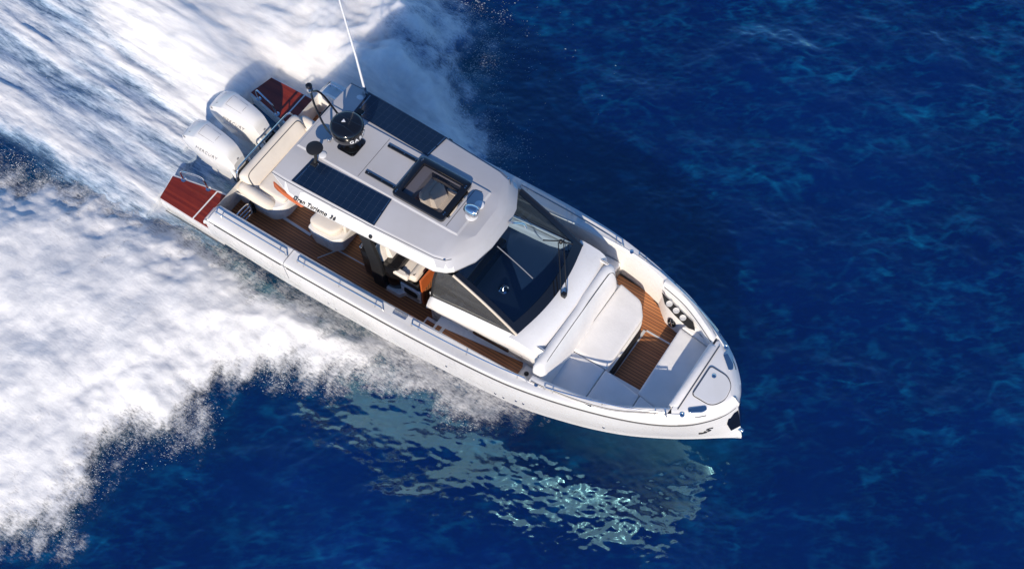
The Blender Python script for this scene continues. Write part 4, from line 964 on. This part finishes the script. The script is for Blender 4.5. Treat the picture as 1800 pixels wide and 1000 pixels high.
def sea_fn(X, Y):
    h, dx, dy, l1, l2 = sea_h(X, Y); S, W, Q, halo, s, w, q = foam_fields(X, Y)
    cal = 1-.6*np.clip(np.maximum(S, W), 0, 1)
    V = np.stack([X+.0*dx, Y+.0*dy, h*cal], -1)
    far = np.hypot(X-5, Y) > 40; V[..., 2] = np.where(far, 0, V[..., 2])
    c_, s_n = math.cos(R(33.6)), math.sin(R(33.6)); U = X*c_+Y*s_n; W_ = -X*s_n+Y*c_
    def fil(u, v, fu, fv, seed, th, warp=.5, o=4, g=.55):
        v = v+warp*fbm(u*.6, v*.6, 3, seed+7); u = u+warp*.6*fbm(u*.7+5, v*.7, 3, seed+8)
        return np.clip(1-np.abs(fbm(u*fu, v*fv, o, seed, g))*th, 0, 1)
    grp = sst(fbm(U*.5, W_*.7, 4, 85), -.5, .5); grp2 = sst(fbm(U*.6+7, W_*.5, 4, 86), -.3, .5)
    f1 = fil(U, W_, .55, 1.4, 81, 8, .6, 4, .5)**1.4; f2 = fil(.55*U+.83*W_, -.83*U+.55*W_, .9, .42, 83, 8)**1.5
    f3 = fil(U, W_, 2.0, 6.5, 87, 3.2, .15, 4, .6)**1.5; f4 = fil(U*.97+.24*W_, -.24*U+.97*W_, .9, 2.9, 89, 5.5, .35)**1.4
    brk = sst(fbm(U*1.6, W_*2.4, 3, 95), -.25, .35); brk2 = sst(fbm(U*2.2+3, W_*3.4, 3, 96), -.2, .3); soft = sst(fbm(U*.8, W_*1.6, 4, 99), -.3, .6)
    crest_light = .80*f1*brk*(.3+.9*grp)+.60*f2*brk2*grp2+.34*f3*(.35+.8*grp)+.60*f4*brk2*(.3+.8*grp)+.06*soft*(.4+.6*grp)  # mask of noise filaments for the painted crest light
    crest_light = np.clip((crest_light-.13)*(.52+.30*sst(Y+.35*X, 2, 13))*(.9+.2*np.clip(l1/5.0, -1, 1)), 0, 1)
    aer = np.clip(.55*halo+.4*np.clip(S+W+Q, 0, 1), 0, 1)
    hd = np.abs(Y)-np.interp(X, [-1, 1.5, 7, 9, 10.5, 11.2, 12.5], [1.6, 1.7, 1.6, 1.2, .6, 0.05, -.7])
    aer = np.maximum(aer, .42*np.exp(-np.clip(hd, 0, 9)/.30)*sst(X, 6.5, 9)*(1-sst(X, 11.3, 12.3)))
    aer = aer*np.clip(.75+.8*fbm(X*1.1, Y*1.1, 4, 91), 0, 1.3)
    milk = np.clip(W*1.2-.10, 0, 1)*.95
    return V, {'crest_light': np.clip(crest_light, 0, 1), 'aer': aer, 'milk': milk}, None
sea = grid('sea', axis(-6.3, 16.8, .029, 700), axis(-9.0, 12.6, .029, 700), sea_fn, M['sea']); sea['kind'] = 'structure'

# foam material: opacity comes from how much foam there is, broken up into fine grains
t = NT('foam'); v = t.obj()
dn = attr(t, 'dens'); kd = attr(t, 'lane')
RA = (0, 0, -R(33.6))
def cen(x, k): return t.math('MULTIPLY', t.math('SUBTRACT', x, .5), k)
one = t.math('SUBTRACT', 1.0, kd)
g1 = t.noise(30, 6, .72, t.obj((.36, 1, 1), RA)); g4 = t.noise(3.6, 8, .70, t.obj((1, .38, 1), RA), .25)      # thrown spray: grains and plumes
g2 = t.noise(24, 6, .72, t.obj((.17, 1, 1))); g5 = t.noise(6.5, 7, .66, t.obj((.20, 1, 1)), .2)                  # wake: lanes along the track
aS = t.math('ADD', cen(g4, 1.25), cen(g1, 1.25)); aW = t.math('ADD', cen(g5, 1.15), cen(g2, 1.05))
gm = t.math('ADD', t.math('MULTIPLY', aS, one), t.math('MULTIPLY', aW, kd))
fac = t.smooth(t.math('ADD', t.math('MULTIPLY', dn, 1.20), gm), .10, .98)
g3 = t.math('ADD', t.math('MULTIPLY', g4, one), t.math('MULTIPLY', g5, kd))
milky = t.mix(t.smooth(g3, .32, .68), (.85, .835, .81), (.69, .69, .69))
thin = t.mix(t.smooth(t.math('ADD', dn, t.math('MULTIPLY', gm, .35)), .30, .80), (.42, .61, .82), milky)   # thin aerated water is bluish, thick foam white
t.set(base=t.mix(kd, milky, thin), rough=.85, spec=.15)
t.l.new(t.math('MULTIPLY', attr(t, 'soft'), .9), t.p.inputs['Subsurface Weight']); t.p.inputs['Subsurface Radius'].default_value = (.8, .85, .9); t.p.inputs['Subsurface Scale'].default_value = 1.0
t.bump(gm, .32, .03)
tr = t.new('ShaderNodeBsdfTransparent'); mx = t.new('ShaderNodeMixShader')
t.l.new(fac, mx.inputs[0]); t.l.new(tr.outputs[0], mx.inputs[1]); t.l.new(t.p.outputs[0], mx.inputs[2]); t.l.new(mx.outputs[0], t.out.inputs[0])
M['foam'] = t.m
def clear_boat(X, Y):
    """height limit so that foam does not rise through the boat"""
    hd = np.abs(Y)-np.interp(X, [-.1, 0, 7, 8.7, 9.5, 10.5, 11.3], [0, 1.50, 1.45, 1.15, .9, .4, 0])
    ins = (X > -.35) & (X < 11.3)
    return np.where(ins, hd, 9)
def foam_fn(which):
    def fn(X, Y):
        h, dx, dy, l1, l2 = sea_h(X, Y); S, W, Q, halo, s, w, q = foam_fields(X, Y)
        cal = 1-.6*np.clip(np.maximum(S, W), 0, 1)
        hd = clear_boat(X, Y)
        if which == 'wake':
            d = W; z = .05+.16*W+.07*np.clip(W, 0, 1)*fbm(X*.40, Y*1.8, 4, 51)+.03*fbm(X*1.1, Y*5.5, 5, 52)*np.clip(W*1.5, 0, 1); lane = np.where((Y > 2.6) & (X > 0), .3, 1.0)
            z += .22*np.exp(-((Y-(.95-.28*np.minimum(X, 0)))/.6)**2)*np.exp(np.minimum(X, 0)/5)*(X < .2)
            z += .95*sst(w, .0, 1.5)*sst(X, -1.5, 1.2)*sst(Y, 1.7, 3.0)*(.75+.6*fbm(X*.8, Y*.8, 4, 53))+.35*sst(Y, .3, 1.6)*sst(-X, -.3, .8)*np.exp(np.minimum(X, 0)/3)*(.8+.5*fbm(X*.8, Y*1.4, 3, 57))
        else:
            d = np.maximum(S, Q); z = .05+.14*S+.34*sst(s, .0, 1.6)*(.75+.6*fbm(X*.40, Y*.40, 3, 54))+.045*fbm(X*1.5, Y*1.5, 5, 55)*np.clip(S*1.4, 0, 1)+.05*Q; lane = np.zeros_like(X)
        z = np.clip(z, .03, None); z = np.where(hd < .6, z*np.clip(hd/.6, .12, 1), z)
        V = np.stack([X, Y, h*cal+z], -1)
        keep = (d > .04) & ~((hd <= -.35) & (X > 1.1)) & ~((hd <= -.1) & (np.abs(Y) > .9) & (X < 1.5))
        soft = sst(Y, .3, 1.3)*sst(X, -3.5, -1.5) if which == 'wake' else np.zeros_like(X)+.0
        return V, {'dens': d, 'lane': lane, 'soft': soft}, keep
    return fn
wk = grid('wake_foam', np.arange(-10.5, 5.4, .04), np.arange(-2.7, 7.8, .04), foam_fn('wake'), M['foam']); wk['kind'] = 'stuff'; wk['label'] = 'churned white and blue foam of the wake behind the outboards'
sp_ = grid('bow_spray', np.arange(-7.5, 8.3, .04), np.arange(-10.0, -1.1, .04), foam_fn('spray'), M['foam']); sp_['kind'] = 'stuff'; sp_['label'] = 'wide sheet of white spray thrown out along the starboard side'
# flying droplets
def droplets(name, n, box, weight, zmax, seed, label):
    r = np.random.default_rng(seed); x = r.uniform(box[0], box[1], n*6); y = r.uniform(box[2], box[3], n*6)
    S, W, Q, halo, s, w, q = foam_fields(x, y); p = weight(x, y, S, W, Q, halo, s, w, q)*(clear_boat(x, y) > .03)
    k = r.uniform(0, 1, len(x)) < p; x, y = x[k][:n], y[k][:n]; m = len(x); h = sea_h(x, y)[0]
    z = h+.03+zmax*r.uniform(0, 1, m)**2*np.clip(clear_boat(x, y)/.5, .1, 1)
    q_ = r.uniform(0, 1, m)**3; L = (.005+.022*q_)*r.uniform(.6, 1.3, m); wd = .0016+.0052*q_*r.uniform(.6, 1, m)
    a = R(33.6)+r.normal(0, .25, m); tilt = r.normal(0, .3, m)
    d = np.stack([np.cos(a)*np.cos(tilt), np.sin(a)*np.cos(tilt), np.sin(tilt)], -1); e = np.stack([-np.sin(a), np.cos(a), np.zeros(m)], -1); f_ = np.cross(d, e); c = np.stack([x, y, z], -1)
    T = np.array([(1, 0, 0), (-.33, 1, 0), (-.33, -.5, .87), (-.33, -.5, -.87)])
    V = c[:, None]+T[None, :, :1]*(d*L[:, None])[:, None]+T[None, :, 1:2]*(e*wd[:, None])[:, None]+T[None, :, 2:]*(f_*wd[:, None])[:, None]
    F = (np.array([(0, 1, 2), (0, 2, 3), (0, 3, 1), (1, 3, 2)])[None]+4*np.arange(m)[:, None, None]).reshape(-1, 3)
    me = bpy.data.meshes.new(name); me.vertices.add(m*4); me.vertices.foreach_set('co', V.astype(np.float32).ravel()); me.loops.add(F.size); me.loops.foreach_set('vertex_index', F.ravel().astype(np.int32))
    me.polygons.add(len(F)); me.polygons.foreach_set('loop_start', np.arange(0, F.size, 3, dtype=np.int32)); me.polygons.foreach_set('use_smooth', np.ones(len(F), bool)); me.update(calc_edges=True)
    me.materials.append(M['drop']); o = bpy.data.objects.new(name, me); col.objects.link(o); o['kind'] = 'stuff'; o['label'] = label; return o
t = NT('droplets'); t.set(base=(.88, .89, .9), rough=.5, spec=.3); M['drop'] = t.m
droplets('spray_droplets', 60000, (-5, 8.2, -9.5, -1.3), lambda x, y, S, W, Q, halo, s, w, q: np.clip(.75*np.exp(-((s+.05)/.24)**2)*(y < -2.0)*(x > -3.2)*sst(fbm(x*1.7, y*1.7, 3, 97), -.3, .4)+.03*sst(q, -.25, .2)*(1-S)+.02*S, 0, 1)*(clear_boat(x, y) > .4), .30, 5, 'fine white droplets along the ragged edge of the starboard spray')
droplets('wake_droplets', 60000, (-6, 6.0, -2.4, 7), lambda x, y, S, W, Q, halo, s, w, q: np.clip((.6*np.exp(-(w/.4)**2)+.18*halo)*(y > 1.0)*(x > .2)*sst(fbm(x*1.5, y*1.5, 3, 98), -.3, .4)+.03*W, 0, 1), .40, 6, 'fine white droplets over the wake and its port edge')
